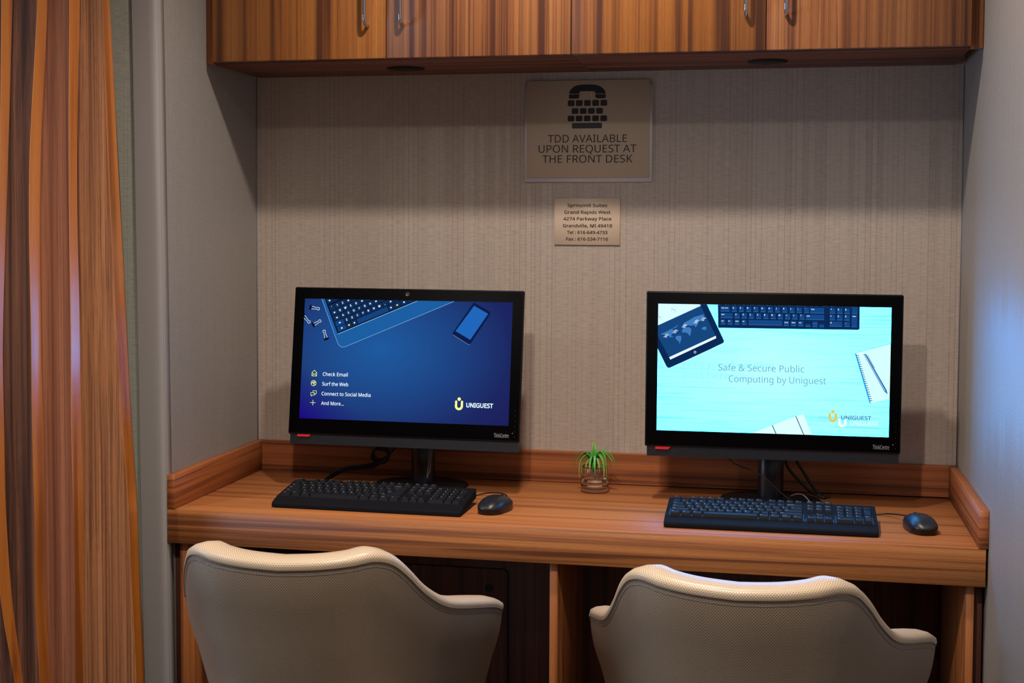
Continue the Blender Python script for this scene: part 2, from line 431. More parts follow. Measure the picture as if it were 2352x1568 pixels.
def slat(k, dx=0.0):
    V = []; zs = [i*2.60/72 for i in range(73)]; n = 6
    sl = .12 if k == 3 else .38              # lean of the orange return face
    for z in zs:
        xr = edge(2*k+1, z)+dx
        g = (edge(2*k+2, z)-edge(2*k+1, z)) if k < 3 else .85*(.0135 if z > 1.9 else interp([0, .6, 1.1, 1.5, 1.9], [.018, .019, .021, .022, .0137], z))
        d = SPL*g+g*(1-sl*SPL)/(sl+.566)
        if k == 0: gl, xpr = .018, edge(0, z)+dx-.018
        else: gl, xpr = edge(2*k, z)-edge(2*k-1, z), edge(2*k-1, z)+dx
        dl = SPL*gl+gl*(1-.38*SPL)/(.38+.566); xl = xpr+.38*dl
        yr = yfr(xr); yl = yfr(xpr)
        V += [(xl, yl+dl, z), (xr-.0012, yr-.0002, z), (xr, yr+.0008, z), (xr+sl*d, yr+d, z), (xr+sl*d-.004, yr+d+.012, z), (xl-.002, yl+dl+.012, z)]
    mb = MB(); mb.v = V
    for i in range(72):
        for j in range(n):
            a = i*n+j; b2 = i*n+(j+1) % n
            mb.f.append((a, b2, b2+n, a+n)); mb.smooth.append(False); mb.uv.append(None); mb.mi.append(1 if j in (1, 2) else 0)
    mb.f += [tuple(range(n-1, -1, -1)), tuple(72*n+j for j in range(n))]; mb.smooth += [False]*2; mb.uv += [None]*2; mb.mi += [0, 0]
    return mb.build('slat', [SLATF[{0: 0, 1: 0, 2: 1, 3: 2}[k]], SLATE], wp)
for k in range(4): slat(k)
for q in range(1, 4): slat(0, -.082*q)
bb = MB(); x0_, x1_ = -.70, -.125; ya_, yb_ = yfr(x0_)+.036, yfr(x1_)+.036; yw = leanY(2.6)-.001
bb.add([(x0_, ya_, 0), (x1_, yb_, 0), (x1_, yw, 0), (x0_, yw, 0), (x0_, ya_, 2.6), (x1_, yb_, 2.6), (x1_, yw, 2.6), (x0_, yw, 2.6)], [(0,3,2,1),(4,5,6,7),(0,1,5,4),(1,2,6,5),(2,3,7,6),(3,0,4,7)]).build('backing_board', SLATE, wp)

# ------------------------------------------------------------------ built-in desk
YD = -.551; TB = .0198; HB = .0787; TD = .0782
desk = thing('built_in_desk', 'built-in orange teak laminate desk running wall to wall in the niche', 'desk', (W/2, -.28, 0))
box_part('desktop', (.001, YD+.004, DT-.030), (W-.004, -.003, DT), DESK_X, desk, .001)
box_part('front_apron', (.001, YD, DT-TD), (W-.005, YD+.020, DT-.0012), APRON, desk, .001)
box_part('side_upstand', (.0008, YD, DT+.0003), (TB, -.0005, DT+HB), DESK_Y, desk)
box_part('side_upstand', (W-TB, YD, DT+.0003), (W-.0005, -.0005, DT+HB), DESK_Y, desk)
b_ = MB(); xa, xb = TB+.0003, W-TB-.0003
b_.add([(xa, -TB, DT+.0006), (xb, -TB, DT+.0030), (xb, -.001, DT+.0030), (xa, -.001, DT+.0006), (xa, -TB, DT+HB), (xb, -TB, DT+HB), (xb, -.001, DT+HB), (xa, -.001, DT+HB)],
       [(0,3,2,1),(4,5,6,7),(0,1,5,4),(1,2,6,5),(2,3,7,6),(3,0,4,7)])
b_.build('back_upstand', BACKSPL, desk)
YL = YD+.021; zt = DT-.0305
for x0, x1 in ((.022, .0425), (.8857, .9021), (1.7484, 1.7663)):
    m_ = MB().rbox((x0, YL, 0), (x1, -.107, zt), .0008, 1)
    m_.build('upright_panel', LEG_Z, desk)
box_part('filler_strip', (.001, YL+.022, 0), (.0218, YL+.040, zt), SHADED_Z, desk)
box_part('filler_strip', (1.7665, YL+.022, 0), (W-.004, YL+.040, zt), SHADED_Z, desk)
box_part('back_panel', (.0427, -.1068, 0), (W-.042, -.095, zt), SHADED_Z, desk)
def access(x0, x1, ztop, hole):
    pts = []; r = .012; z0 = .08
    for cx, cz, a0 in ((x1-r, ztop-r, 0), (x0+r, ztop-r, 90), (x0+r, z0+r, 180), (x1-r, z0+r, 270)):
        for k in range(5):
            a = math.radians(a0+k*22.5); pts.append((cx+r*math.cos(a), cz+r*math.sin(a)))
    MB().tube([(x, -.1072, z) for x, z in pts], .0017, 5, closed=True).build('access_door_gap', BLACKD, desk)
    MB().prism([(x0+(x-x0)*.992+.001, z-.002) for x, z in pts], -.1082, -.1070).build('access_door', SHADED_Z, desk)
    if hole:
        MB().prism([(hole[0]+.011*math.cos(k*math.pi/10), hole[1]+.011*math.sin(k*math.pi/10)) for k in range(20)], -.1092, -.1078).build('finger_hole', BLACKD, desk)
access(.20, .708, .541, (.659, .491))
access(1.08, 1.580, .541, (1.531, .491))

# ------------------------------------------------------------------ wall cabinets
YC = -.319; YDR = -.339; ZT = 2.45
splits = [.0235, .4570, .8941, 1.3295, 1.7629]
def handle(door, x):
    p = [(x, YDR+.002, 1.8665), (x, YDR-.016, 1.8655), (x, YDR-.026, 1.872), (x, YDR-.0295, 1.885), (x, YDR-.030, 1.90), (x, YDR-.030, 2.00), (x, YDR-.0295, 2.013), (x, YDR-.026, 2.026), (x, YDR-.016, 2.0325), (x, YDR+.002, 2.0315)]
    MB().tube(smooth_path(p, 4), .0045, 10).build('handle', CHROME, door)
for u, (lab, side) in enumerate((('wall cabinet above the blue-screened computer, teak veneer doors with paired chrome handles', 0),
                         ('wall cabinet above the white-screened computer, teak veneer doors with paired chrome handles', 1))):
    x0, x1 = (.012, .8935) if u == 0 else (.8945, 1.766)
    cab = thing('wall_cabinet', lab, 'cabinet', ((x0+x1)/2, -.16, ZC), 'overhead cabinets')
    lo, hi = (x0, x1)
    box_part('bottom_panel', (lo, YC+.001, ZC), (hi, -.002, ZC+.018), CARC, cab, .0005)
    box_part('top_panel', (lo, YC+.001, ZT-.018), (hi, -.002, ZT), CARC, cab, .0005)
    for xs in (lo, hi-.018): box_part('side_panel', (xs, YC+.001, ZC+.018), (xs+.018, -.002, ZT-.018), CARC, cab, .0005)
    box_part('shelf', (lo+.018, YC+.02, 2.12), (hi-.018, -.003, 2.138), CARC, cab, .0005)
    for q in range(2):
        a, b2 = splits[2*u+q], splits[2*u+q+1]
        d = MB().rbox((a+.0008, YDR, ZC+.002), (b2-.0008, YC-.001, ZT), .0009, 1).build('door', DOOR[q], cab)
        handle(d, (b2-.0435) if q == 0 else (a+.0425))
    cx = .4525 if u == 0 else 1.3306
    MB().lathe([(.0465, -.0022), (.0465, .0), (.0, .0)][:2]+[(.044, .0)], (cx, -.152, ZC), 40).build('cable_grommet', DARKPLATE, cab)
    MB().lathe([(.037, -.0035), (.037, -.0005)], (cx, -.152, ZC), 40).build('grommet_cap', BLACKD, cab)
    if u == 0:
        box_part('end_filler', (.0008, YC-.0008, ZC-.0015), (.0195, YC+.016, ZT), LEG_Z, cab, .0006)
    else:
        f_ = box_part('end_filler', (1.7635, YC-.003, ZC-.002), (W-.001, YC+.016, ZT), LEG_Z, cab, .0006)

# ------------------------------------------------------------------ signs
def signplane(yy): return lambda x, z: (x, yy, z)
sg = thing('tdd_sign', 'large beige plastic sign reading TDD AVAILABLE with telephone pictogram on silver plate', 'sign', (.886, -.003, 1.51))
MB().rbox((.7245, -.0045, 1.5120), (1.0483, -.0005, 1.7542), .0006, 1).build('backing_plate', SIGN_M, sg)
MB().rbox((.7300, -.0085, 1.5233), (1.0413, -.0046, 1.7670), .0006, 1).build('face_plate', SIGN_F, sg)
f3 = signplane(-.0089)
ic = MB()
ic.prism([(x/1000, z/1000) for x, z in [(838.2, 1733.5), (839.2, 1738), (841.5, 1742.5), (845, 1746.5), (849.6, 1750.3), (856, 1753.4), (865.1, 1755.4), (875, 1756), (884.6, 1756.2), (894, 1756), (903.8, 1755.2), (912, 1753), (918.3, 1750.0), (924, 1746), (928.0, 1741.5), (930.3, 1737), (931.1, 1732.7), (904.9, 1732.9), (904.8, 1736.4), (903.6, 1738.1), (901, 1738.9), (884.7, 1739.6), (868, 1739.3), (865.6, 1738.5), (864.4, 1736.6), (864.3, 1733.1)]], -.0090, -.0086)
ic.prism([(838.2e-3, 1.7317), (864.3e-3, 1.7316), (.8643, 1.7270), (.8630, 1.7233), (.8600, 1.7213), (.8400, 1.7213), (.8382, 1.7230)], -.0090, -.0086)
ic.prism([(.9049, 1.7315), (.9310, 1.7313), (.9309, 1.7229), (.9290, 1.7212), (.9096, 1.7212), (.9062, 1.7230), (.9049, 1.7266)], -.0090, -.0086)
ic.build('telephone_pictogram', INK, sg)
def rr(x0, z0, x1, z1, r=.003, n=4):
    p = []
    for cx, cz, a0 in ((x1-r, z1-r, 0), (x0+r, z1-r, 90), (x0+r, z0+r, 180), (x1-r, z0+r, 270)):
        for k in range(n+1):
            a = math.radians(a0+k*90/n); p.append((cx+r*math.cos(a), cz+r*math.sin(a)))
    return p
for (zt_, zb_, x0s, cnt) in ((1.7172, 1.7024, .8352, 5), (1.6972, 1.6828, .8453, 4), (1.6785, 1.6643, .8352, 5)):
    for k in range(cnt):
        x0 = x0s+k*.0207
        MB().prism(rr(x0, zb_, x0+.0168, zt_), -.0090, -.0086).build('pictogram_key', INK2, sg)
MB().prism(rr(.8460, 1.6465, .9222, 1.6600), -.0090, -.0086).build('pictogram_key', INK2, sg)
tx = MB()
text_into(tx, 'TDD AVAILABLE', .785, 1.6117, .0188, f3, .2005)
text_into(tx, 'UPON REQUEST AT', .761, 1.5862, .0188, f3, .248)
text_into(tx, 'THE FRONT DESK', .7712, 1.5607, .0188, f3, .2287)
tx.build('lettering', INK, sg)
s2 = thing('address_sign', 'small beige sign with the SpringHill Suites address, below the telephone sign', 'sign', (.886, -.003, 1.353))
MB().rbox((.8021, -.0045, 1.3535), (.9693, -.0005, 1.4709), .0006, 1).build('face_plate', SIGN_S, s2)
tx = MB(); f3 = signplane(-.0048)
for s_, x0, x1, z in (('SpringHill Suites', .8355, .9365, 1.4495), ('Grand Rapids West', .8272, .9450, 1.4323), ('4274 Parkway Place', .8248, .9476, 1.4157),
                      ('Grandville, MI 49418', .8237, .9493, 1.3981), ('Tel : 616-649-4733', .8344, .9377, 1.3813), ('Fax : 616-534-7116', .8327, .9393, 1.3646)):
    text_into(tx, s_, x0, z, .0078, f3, x1-x0, bold=.018)
tx.build('lettering', INK, s2)

# ------------------------------------------------------------------ computers
SW, SH = .527, .2965
def frame(pos, yaw, tilt, roll):
    N = Vector((math.sin(yaw)*math.cos(tilt), -math.cos(yaw)*math.cos(tilt), math.sin(tilt)))
    X = Vector((math.cos(yaw), math.sin(yaw), 0)); U = N.cross(X)
    if U.z < 0: U = -U
    X2 = X*math.cos(roll)+U*math.sin(roll); U2 = -X*math.sin(roll)+U*math.cos(roll)
    M = Matrix((X2, U2, N)).transposed().to_4x4(); M.translation = Vector(pos); return M   # local x right, y up, z towards viewer
def clip(poly, x0=-SW/2, x1=SW/2, y0=-SH/2, y1=SH/2):
    def cl(p, ins, inter):
        o = []
        for i in range(len(p)):
            a, b2 = p[i-1], p[i]
            if ins(b2):
                if not ins(a): o.append(inter(a, b2))
                o.append(b2)
            elif ins(a): o.append(inter(a, b2))
        return o
    ix = lambda c: (lambda a, b2: (c, a[1]+(b2[1]-a[1])*(c-a[0])/(b2[0]-a[0])))
    iy = lambda c: (lambda a, b2: (a[0]+(b2[0]-a[0])*(c-a[1])/(b2[1]-a[1]), c))
    for ins, it in ((lambda p: p[0] >= x0, ix(x0)), (lambda p: p[0] <= x1, ix(x1)), (lambda p: p[1] >= y0, iy(y0)), (lambda p: p[1] <= y1, iy(y1))):
        if poly: poly = cl(poly, ins, it)
    return poly
LAY = .00012
class Flat:
    def __init__(s, layer): s.mb = MB(); s.z = .0006+layer*LAY
    def poly(s, pts):
        p = clip([(x/1000, y/1000) for x, y in pts])
        if len(p) >= 3: s.mb.poly([(x, y, s.z) for x, y in p])
        return s
    def line(s, pts, w, closed=False):
        P = list(pts)+([pts[0]] if closed else [])
        for (ax, ay), (bx, by) in zip(P, P[1:]):
            L = math.hypot(bx-ax, by-ay) or 1; nx, ny = -(by-ay)/L*w/2, (bx-ax)/L*w/2
            ex, ey = (bx-ax)/L*w*.3, (by-ay)/L*w*.3
            s.poly([(ax+nx-ex, ay+ny-ey), (bx+nx+ex, by+ny+ey), (bx-nx+ex, by-ny+ey), (ax-nx-ex, ay-ny-ey)])
        return s
    def disc(s, cx, cy, r, n=20): return s.poly([(cx+r*math.cos(2*math.pi*k/n), cy+r*math.sin(2*math.pi*k/n)) for k in range(n)])
    def ring(s, cx, cy, r, w, n=20): return s.line([(cx+r*math.cos(2*math.pi*k/n), cy+r*math.sin(2*math.pi*k/n)) for k in range(n)], w, True)
    def text(s, txt, x, y, cap, width=None, bold=0, align='L', ang=0):
        text_into(s.mb, txt, x/1000, y/1000, cap/1000, lambda a, b2: (a, b2, s.z), None if width is None else width/1000, bold, align, ang); return s
    def build(s, name, mat, parent, M):
        if s.mb.v: return s.mb.build(name, mat, parent, M)
def U_logo(f, cx, cy, w, h, dot=True):
    t_ = w*.27; r = w/2-t_/2; p = [(cx-r, cy+h/2-t_/2)]
    yb = cy-h/2+t_/2+r
    for k in range(13):
        a = math.pi+math.pi*k/12; p.append((cx+r*math.cos(a), yb+r*math.sin(a)))
    p.append((cx+r, cy+h/2-t_/2))
    f.line(p, t_); f.disc(cx-r, cy+h/2-t_/2, t_/2); f.disc(cx+r, cy+h/2-t_/2, t_/2)
    if dot: f.disc(cx, cy+h/2+w*.18, w*.21)

# display backgrounds
def disp_mat(name, kind, strength):
    mt = bpy.data.materials.new(name); mt.use_nodes = True; t = NT(mt); t.n.clear()
    uv = t.node('ShaderNodeTexCoord').outputs['UV']; x, y, z = t.sep(uv)
    if kind == 'blue':
        dx = t.m('SUBTRACT', x, .38); dy = t.m('MULTIPLY', t.m('SUBTRACT', y, .60), .8)
        d = t.m('SQRT', t.m('ADD', t.m('MULTIPLY', dx, dx), t.m('MULTIPLY', dy, dy)))
        c = t.ramp(d, [(.0, s2l((28, 84, 150))), (.22, s2l((28, 72, 134))), (.45, s2l((27, 54, 112))), (.62, s2l((26, 36, 92))), (.8, s2l((26, 26, 82)))])
        cl = t.m('SUBTRACT', 1.0, t.m('MULTIPLY', t.m('ADD', t.m('MULTIPLY', x, 1.3), y), 2.2), clamp=True)
        c = t.mix(cl, c, s2l((26, 6, 120)))
    else:
        n1 = t.noise(t.vec(t.m('MULTIPLY', x, 2.2), t.m('MULTIPLY', y, 55), 0.0), 1, 4, .6, .8)
        n2 = t.noise(t.vec(t.m('MULTIPLY', x, 1.6), t.m('MULTIPLY', y, 5), 3.0), 1, 2)
        dx = t.m('SUBTRACT', x, .5); dy = t.m('MULTIPLY', t.m('SUBTRACT', y, .5), .8)
        d = t.m('SQRT', t.m('ADD', t.m('MULTIPLY', dx, dx), t.m('MULTIPLY', dy, dy)))
        c = t.ramp(d, [(.0, (.52, 1.10, 1.5, 1)), (.3, (.42, 1.05, 1.5, 1)), (.5, (.37, 1.04, 1.5, 1)), (.7, (.32, 1.03, 1.5, 1))])
        k = t.m('MULTIPLY', t.m('SUBTRACT', .52, n1), 4.5, clamp=True)
        k = t.m('MULTIPLY', k, t.m('MULTIPLY', d, 1.9, clamp=True)); k = t.m('MULTIPLY', k, t.m('ADD', n2, .35), clamp=True)
        c = t.mix(k, c, (.14, .80, 1.2, 1))
        # blue and green glow added outside the lettered bands, to light the walls
        def band(v, lo, hi, w):
            a_ = t.m('MULTIPLY', t.m('SUBTRACT', v, lo), 1/w, clamp=True); b_ = t.m('MULTIPLY', t.m('SUBTRACT', hi, v), 1/w, clamp=True)
            return t.m('MULTIPLY', a_, b_)
        k1 = t.m('MULTIPLY', band(x, .07, .78, .03), band(y, .29, .68, .02))
        k2 = t.m('MULTIPLY', band(x, .68, .99, .02), band(y, .03, .24, .02))
        quiet = t.m('MAXIMUM', k1, k2)
        gain = t.m('ADD', t.m('MULTIPLY', t.m('SUBTRACT', 1.0, quiet), 9.0), 1.0)
        sp = t.node('ShaderNodeSeparateColor'); t.l.new(c, sp.inputs[0]); cc = t.node('ShaderNodeCombineColor')
        t.l.new(sp.outputs[0], cc.inputs[0])
        t.l.new(t.m('MULTIPLY', sp.outputs[1], t.m('ADD', t.m('MULTIPLY', gain, .42), .58)), cc.inputs[1])
        t.l.new(t.m('MULTIPLY', sp.outputs[2], gain), cc.inputs[2]); c = cc.outputs[0]
    e = t.node('ShaderNodeEmission'); t.l.new(c, e.inputs[0]); e.inputs[1].default_value = strength
    o = t.node('ShaderNodeOutputMaterial'); t.l.new(e.outputs[0], o.inputs[0]); return mt

def computer(pos, yaw, tilt, roll, label, kind, base_xy, cam_dot):
    M = frame(pos, yaw, tilt, roll)
    root = thing('all_in_one_computer', label, 'computer', (base_xy[0], base_xy[1], DT), 'desktop computers')
    # body: front frame slab with slim rear housing
    b = MB().rbox((-.2910, -.1870, -.014), (.2905, .1770, .0), .0035, 2).rbox((-.275, -.180, -.040), (.275, .165, -.012), .012, 2).rbox((-.13, -.15, -.052), (.13, .06, -.036), .01, 2)
    b.build('housing', BLACKP, root, M)
    MB().rbox((-.2885, -.1835, -.001), (.2880, .1745, .0004), .0006, 1).build('front_glass', GLASSB, root, M)
    disp = MB().add([(-SW/2, -SH/2, .0005), (SW/2, -SH/2, .0005), (SW/2, SH/2, .0005), (-SW/2, SH/2, .0005)], [(0, 1, 2, 3)], uv=[(0, 0), (1, 0), (1, 1), (0, 1)])
    disp = disp.build('display', BLUE if kind == 'blue' else WHITE, root, M)
    # speaker bar
    s_ = MB(); x0, x1, y0, y1, zf = -.286, .287, -.2102, -.1865, -.0035
    zb = -.028
    s_.add([(x0, y0, zf-.002), (x1, y0, zf-.002), (x1, y1, zf), (x0, y1, zf), (x0, y0, zb), (x1, y0, zb), (x1, y1, zb), (x0, y1, zb)],
           [(0, 1, 2, 3), (1, 5, 6, 2), (5, 4, 7, 6), (4, 0, 3, 7), (4, 5, 1, 0), (3, 2, 6, 7)], uv=[(x0, y0), (x1, y0), (x1, y1), (x0, y1)]*2)
    s_.build('speaker_bar', GRILLE, root, M)
    MB().add([(-.266, -.1872, -.003), (-.231, -.1872, -.003), (-.2365, -.1930, -.003), (-.266, -.1930, -.003), (-.266, -.1872, .0006), (-.231, -.1872, .0006), (-.2365, -.1930, .0006), (-.266, -.1930, .0006)],
             [(7, 6, 5, 4), (0, 1, 2, 3), (0, 4, 5, 1), (1, 5, 6, 2), (2, 6, 7, 3), (3, 7, 4, 0)]).build('red_tab', REDP, root, M, recalc=True)
    lg = MB(); text_into(lg, 'ThinkCentre', .2285, -.1765, .0098, lambda a, b2: (a, b2, .0007), .0365, bold=.0)
    lg.build('badge_lettering', LOGOG, root, M)
    bt = MB()
    for yy in (-.112, -.124, -.136, -.150, -.162, -.174): bt.lathe([(.0008, .0005), (.0008, .0007)], (.2790, yy, 0), 8)
    bt.build('control_marks', LOGOD, root, M)
    MB().lathe([(.0007, .0005), (.0007, .0008)], (.2735, -.1655, 0), 8).build('power_light', emit('power_led', (235, 240, 245), .9), root, M)
    if cam_dot:
        MB().lathe([(.0052, .0004), (.0052, .0009), (.0043, .0010), (.0040, .0006), (.0, .0006)], (-.0003, .1634, 0), 20).build('webcam', LOGOD, root, M)
    # stand
    bx, by = base_xy; hx = pos[0]
    prof = MB(); V = []; n = 24; rx, ry = .030, .022
    zt_ = pos[2]-.10
    for z, yy in ((DT+.006, by+.012), (DT+.06, by+.012), (zt_, by+.012)):
        for k in range(n):
            a = 2*math.pi*k/n; V.append((bx+rx*math.cos(a), yy+ry*math.sin(a), z))
    prof.add(V, [(i*n+k, i*n+(k+1) % n, (i+1)*n+(k+1) % n, (i+1)*n+k) for i in range(2) for k in range(n)]+[tuple(2*n+k for k in range(n))], True)
    prof.build('stand_column', STANDM, root)
    MB().rbox((bx-.045, by-.004, pos[2]-.12), (bx+.045, by+.05, pos[2]-.02), .008, 2).build('stand_neck', BLACKP, root)
    MB().lathe([(.116, .0), (.118, .002), (.116, .005), (.090, .0075), (.0, .0085)], (bx, by, DT+.0002), 48, 1, .80).build('stand_base', BLACKP, root)
    return root, disp, M
BLUE = disp_mat('display_blue', 'blue', 1.15); WHITE = disp_mat('display_white', 'white', 1.0)
LOGOG = plain('badge_grey', (150, 150, 155), .4); LOGOD = plain('mark_grey', (70, 72, 76), .3)
STANDM = plain('blue_black_plastic', (14, 16, 26), .3)

# ---- left computer
c1, d1, M1 = computer((.4716, -.2245, 1.0702), .0037, .1409, -.0037, 'black all-in-one computer with a dark blue screen listing Check Email and Surf the Web', 'blue', (.4915, -.135), True)
E_ = lambda n, c, s=1.15: emit(n, c, s)
kb_body = Flat(1); kb_body.poly([(-222, 152), (-219.7, 147), (-174.3, 42.6), (-171.5, 37), (-168.7, 33.3), (-163.5, 30), (-158.2, 29.1), (-154, 30.2), (122, 150), (122, 160), (-222, 160)]).build('keyboard_picture', E_('px_kb_body', (26, 88, 152)), d1, M1)
kd = Flat(2); kd.poly([(-174.2, 62), (30, 150), (30, 160), (-216, 160), (-209.6, 142.2)]); kd.build('keyboard_picture', E_('px_kb_well', (10, 22, 52)), d1, M1)
ln = Flat(3); ln.line([(-219.7, 148), (-174.3, 42.6), (-171.0, 36.2), (-166.5, 31.8), (-161, 29.6), (-155, 30.2), (118, 148.2)], 1.0)
ln.build('keyboard_picture', E_('px_line', (120, 170, 215)), d1, M1)
ln = Flat(3); ln.line([(-174.2, 61.5), (24, 147)], 1.1).build('keyboard_picture', E_('px_line2', (150, 195, 235)), d1, M1)
keyf = Flat(4); legf = Flat(5); yel = Flat(5); keyl = Flat(4)
ex = Vector((math.cos(math.radians(23.2)), math.sin(math.radians(23.2)))); ey = Vector((-math.sin(math.radians(23.8)), math.cos(math.radians(23.8))))
org = Vector((-172.5, 65.5)); pit = 14.9
rowsk = [(0, [(1.65, ''), (1, 'Y'), (1, ''), (5.7, None), (1, ''), (1.25, 'Y'), (1.25, ''), (1.25, '')]),
         (1, [(1.65, '')]+[(1, c) for c in 'ZXCVBNM,./']+[(2, '')]), (2, [(1.35, '')]+[(1, c) for c in "ASDFGHJKL;'"]+[(1, '')]),
         (3, [(1.15, '')]+[(1, c) for c in 'QWERTYUIOP[]']), (4, [(1, c) for c in '`1234567890-=']), (5.25, [(1, 'e')]+[(1, '') for _ in range(9)])]
for ry, ks in rowsk:
    cx = 0
    for w_, ch in ks:
        a = org+ex*(cx+.06)*pit+ey*(ry+.06)*pit*.97; wv_, hv_ = (w_-.12)*pit, .85*pit
        q = [a, a+ex*wv_, a+ex*wv_+ey*hv_, a+ey*hv_]
        (keyl if (ch is None or w_ > 1.5) else keyf).poly([tuple(v) for v in q])
        c0 = a+ex*wv_*.5+ey*hv_*.5
        if ch is not None:
            s0 = 2.0; tgt = yel if ch == 'Y' else legf
            q = [c0-ex*s0-ey*s0*.8, c0+ex*s0-ey*s0*.8, c0+ex*s0+ey*s0*.8, c0-ex*s0+ey*s0*.8]
            if ch and ch not in 'Ye' and all(abs(c0[i]) < (SW/2, SH/2)[i]*1000-4 for i in (0, 1)):
                legf.text(ch, c0.x, c0.y-2.2, 4.6, None, .03, 'C', math.radians(23))
            elif abs(c0.y) < SH*500-2: tgt.poly([tuple(v) for v in q])
        cx += w_
keyf.build('picture_keys', E_('px_key', (17, 44, 84)), d1, M1); keyl.build('picture_keys', E_('px_key_light', (18, 62, 118)), d1, M1)
legf.build('picture_key_letters', E_('px_white', (205, 235, 255)), d1, M1); yel.build('picture_key_letters', E_('px_yellow', (238, 236, 120)), d1, M1)
ph = Flat(1); ph.poly([(166, 145.5), (171, 145), (207.9, 124.5), (209, 119), (163, 46), (158, 43.5), (118.5, 67), (117, 71)]).build('phone_picture', E_('px_phone', (12, 26, 66)), d1, M1)
Flat(2).poly([(168.2, 138.4), (203.6, 119.6), (161.8, 55.5), (124.2, 76)]).build('phone_picture', E_('px_phone_s', (30, 96, 176)), d1, M1)
Flat(2).line([(119, 66.5), (158, 43.8), (161, 44.8)], .9).build('phone_picture', E_('px_line3', (120, 140, 190)), d1, M1)
for (ax, ay), (bx, by) in (((-247.4, 126.5), (-226.3, 123.2)), ((-266, 106), (-249.3, 89.2)), ((-238.1, 83.2), (-220.9, 93.5)), ((-203.1, 49.3), (-209.8, 68.9))):
    d = Vector((bx-ax, by-ay)); L = d.length; d /= L; nn = Vector((-d.y, d.x)); A = Vector((ax, ay)); B = Vector((bx, by))
    Flat(2).poly([tuple(A-d*3+nn*6.2), tuple(A+d*2.8+nn*6.2), tuple(A+d*2.8-nn*6.2), tuple(A-d*3-nn*6.2)]).build('binder_clip_picture', E_('px_clip', (14, 10, 34)), d1, M1)
    f_ = Flat(3)
    f_.line([tuple(A+d*2.5+nn*3.4), tuple(B-d*4+nn*1.8), tuple(B-d*1.5+nn*3.6), tuple(B+d*1.5+nn*2.2), tuple(B+d*1.9-nn*1.6), tuple(B-d*1-nn*3.6), tuple(B-d*4-nn*1.8), tuple(A+d*2.5-nn*3.4)], 1.0)
    f_.build('binder_clip_picture', E_('px_clipw', (230, 240, 225)), d1, M1)
tf = Flat(2)
for s_, x, y, w_ in (('Check Email', -207.6, -42.2, 64.2), ('Surf the Web', -207.9, -66.1, 66.8), ('Connect to Social Media', -208.2, -90.2, 125.5), ('And More...', -208.3, -113.6, 58.5)):
    tf.text(s_, x, y, 8.6, w_, .0)
tf.build('menu_text', E_('px_text', (240, 250, 255), 1.3), d1, M1)
ICN = E_('px_icon', (232, 240, 140))
f_ = Flat(2); x, y = -229.6, -36.7
f_.line([(x-6, y+2), (x, y+7.5), (x+6, y+2), (x+6, y-6.5), (x-6, y-6.5)], 1.1, True).line([(x-6, y+1.5), (x, y-2.5), (x+6, y+1.5)], 1.0).line([(x-6, y-6.2), (x-1.5, y-1.5)], 1.0).line([(x+6, y-6.2), (x+1.5, y-1.5)], 1.0); f_.build('menu_icon', ICN, d1, M1)
f_ = Flat(2); x, y = -230.4, -60.9
f_.ring(x, y, 6.5, 1.1).line([(x-5, y+4), (x+5, y-3.5)], .9).line([(x, y+6), (x+1, y), (x+1, y-6)], .9).line([(x-6, y-1), (x-1, y+1), (x+6, y+2)], .9).disc(x-2.5, y+1.5, 1.4).disc(x+2.6, y+2.4, 1.4).disc(x+.5, y-1, 1.2); f_.build('menu_icon', ICN, d1, M1)
f_ = Flat(2); x, y = -229.2, -85.5
f_.line([(x-1.5, y+1), (x-1.5, y+6), (x+7, y+6), (x+7, y-1), (x+5, y-1), (x+4.5, y-3.5), (x+3, y-1)], 1.0).line([(x-7, y+1), (x+2, y+1), (x+2, y-5), (x-3, y-5), (x-5.5, y-7.5), (x-5.5, y-5), (x-7, y-5)], 1.0, True); f_.build('menu_icon', ICN, d1, M1)
f_ = Flat(2); x, y = -229.8, -108.9
f_.line([(x-6.5, y), (x+6.5, y)], 1.1).line([(x, y-6.5), (x, y+6.5)], 1.1); f_.build('menu_icon', ICN, d1, M1)
f_ = Flat(2); U_logo(f_, 140.1, -103.2, 19.8, 23); f_.build('logo_mark', E_('px_logo', (244, 240, 140), 1.2), d1, M1)
Flat(2).text('UNIGUEST', 158.2, -107.0, 10.2, 66, .02).build('logo_text', E_('px_logot', (225, 250, 255), 1.3), d1, M1)

# ---- right computer
c2, d2, M2 = computer((1.3517, -.2291, 1.0716), .0439, -.0082, -.0037, 'black all-in-one computer with a bright white-blue screen reading Safe & Secure Public Computing', 'white', (1.3505, -.135), False)
E2 = lambda n, c, s=1.3: emit(n, c, s)
DK = E2('pw_dark', (12, 40, 84), 1.0)
Flat(1).poly([(-130.5, 152), (-126.4, 150), (-124.9, 95.9), (-123.4, 94.5), (190.5, 96.0), (193.7, 98), (193.4, 152)]).build('keyboard_picture', DK, d2, M2)
kf = Flat(2); kl = Flat(3); kt = Flat(4)
def key(x0, y1, x1, y0, lab=''):
    kf.poly([(x0, y0), (x1, y0), (x1, y1), (x0, y1)]); kl.line([(x0, y0), (x1, y0)], .7)
    if lab and y1 < 147: kt.text(lab, x0+1.6, y1-4.6, 3.4 if len(lab) == 1 else 2.3, None, .02)
xs0 = -94.0; px_ = 16.35
key(-119.8, 144.7, -99.2, 133.4, 'Caps Lock')
for i, ch in enumerate("ASDFGHJKL;'"): key(xs0+i*px_, 144.7, xs0+i*px_+11, 133.3, ch)
key(83.3, 144.7, 114.1, 132.6, 'Enter')
key(-119.5, 129.4, -92.2, 118.2, 'Shift')
for i, ch in enumerate("ZXCVBNM<>?"): key(-87.6+i*px_, 129.4, -87.6+i*px_+11.4, 118.0, ch)
key(73.7, 129.0, 114.4, 117.7, 'Shift')
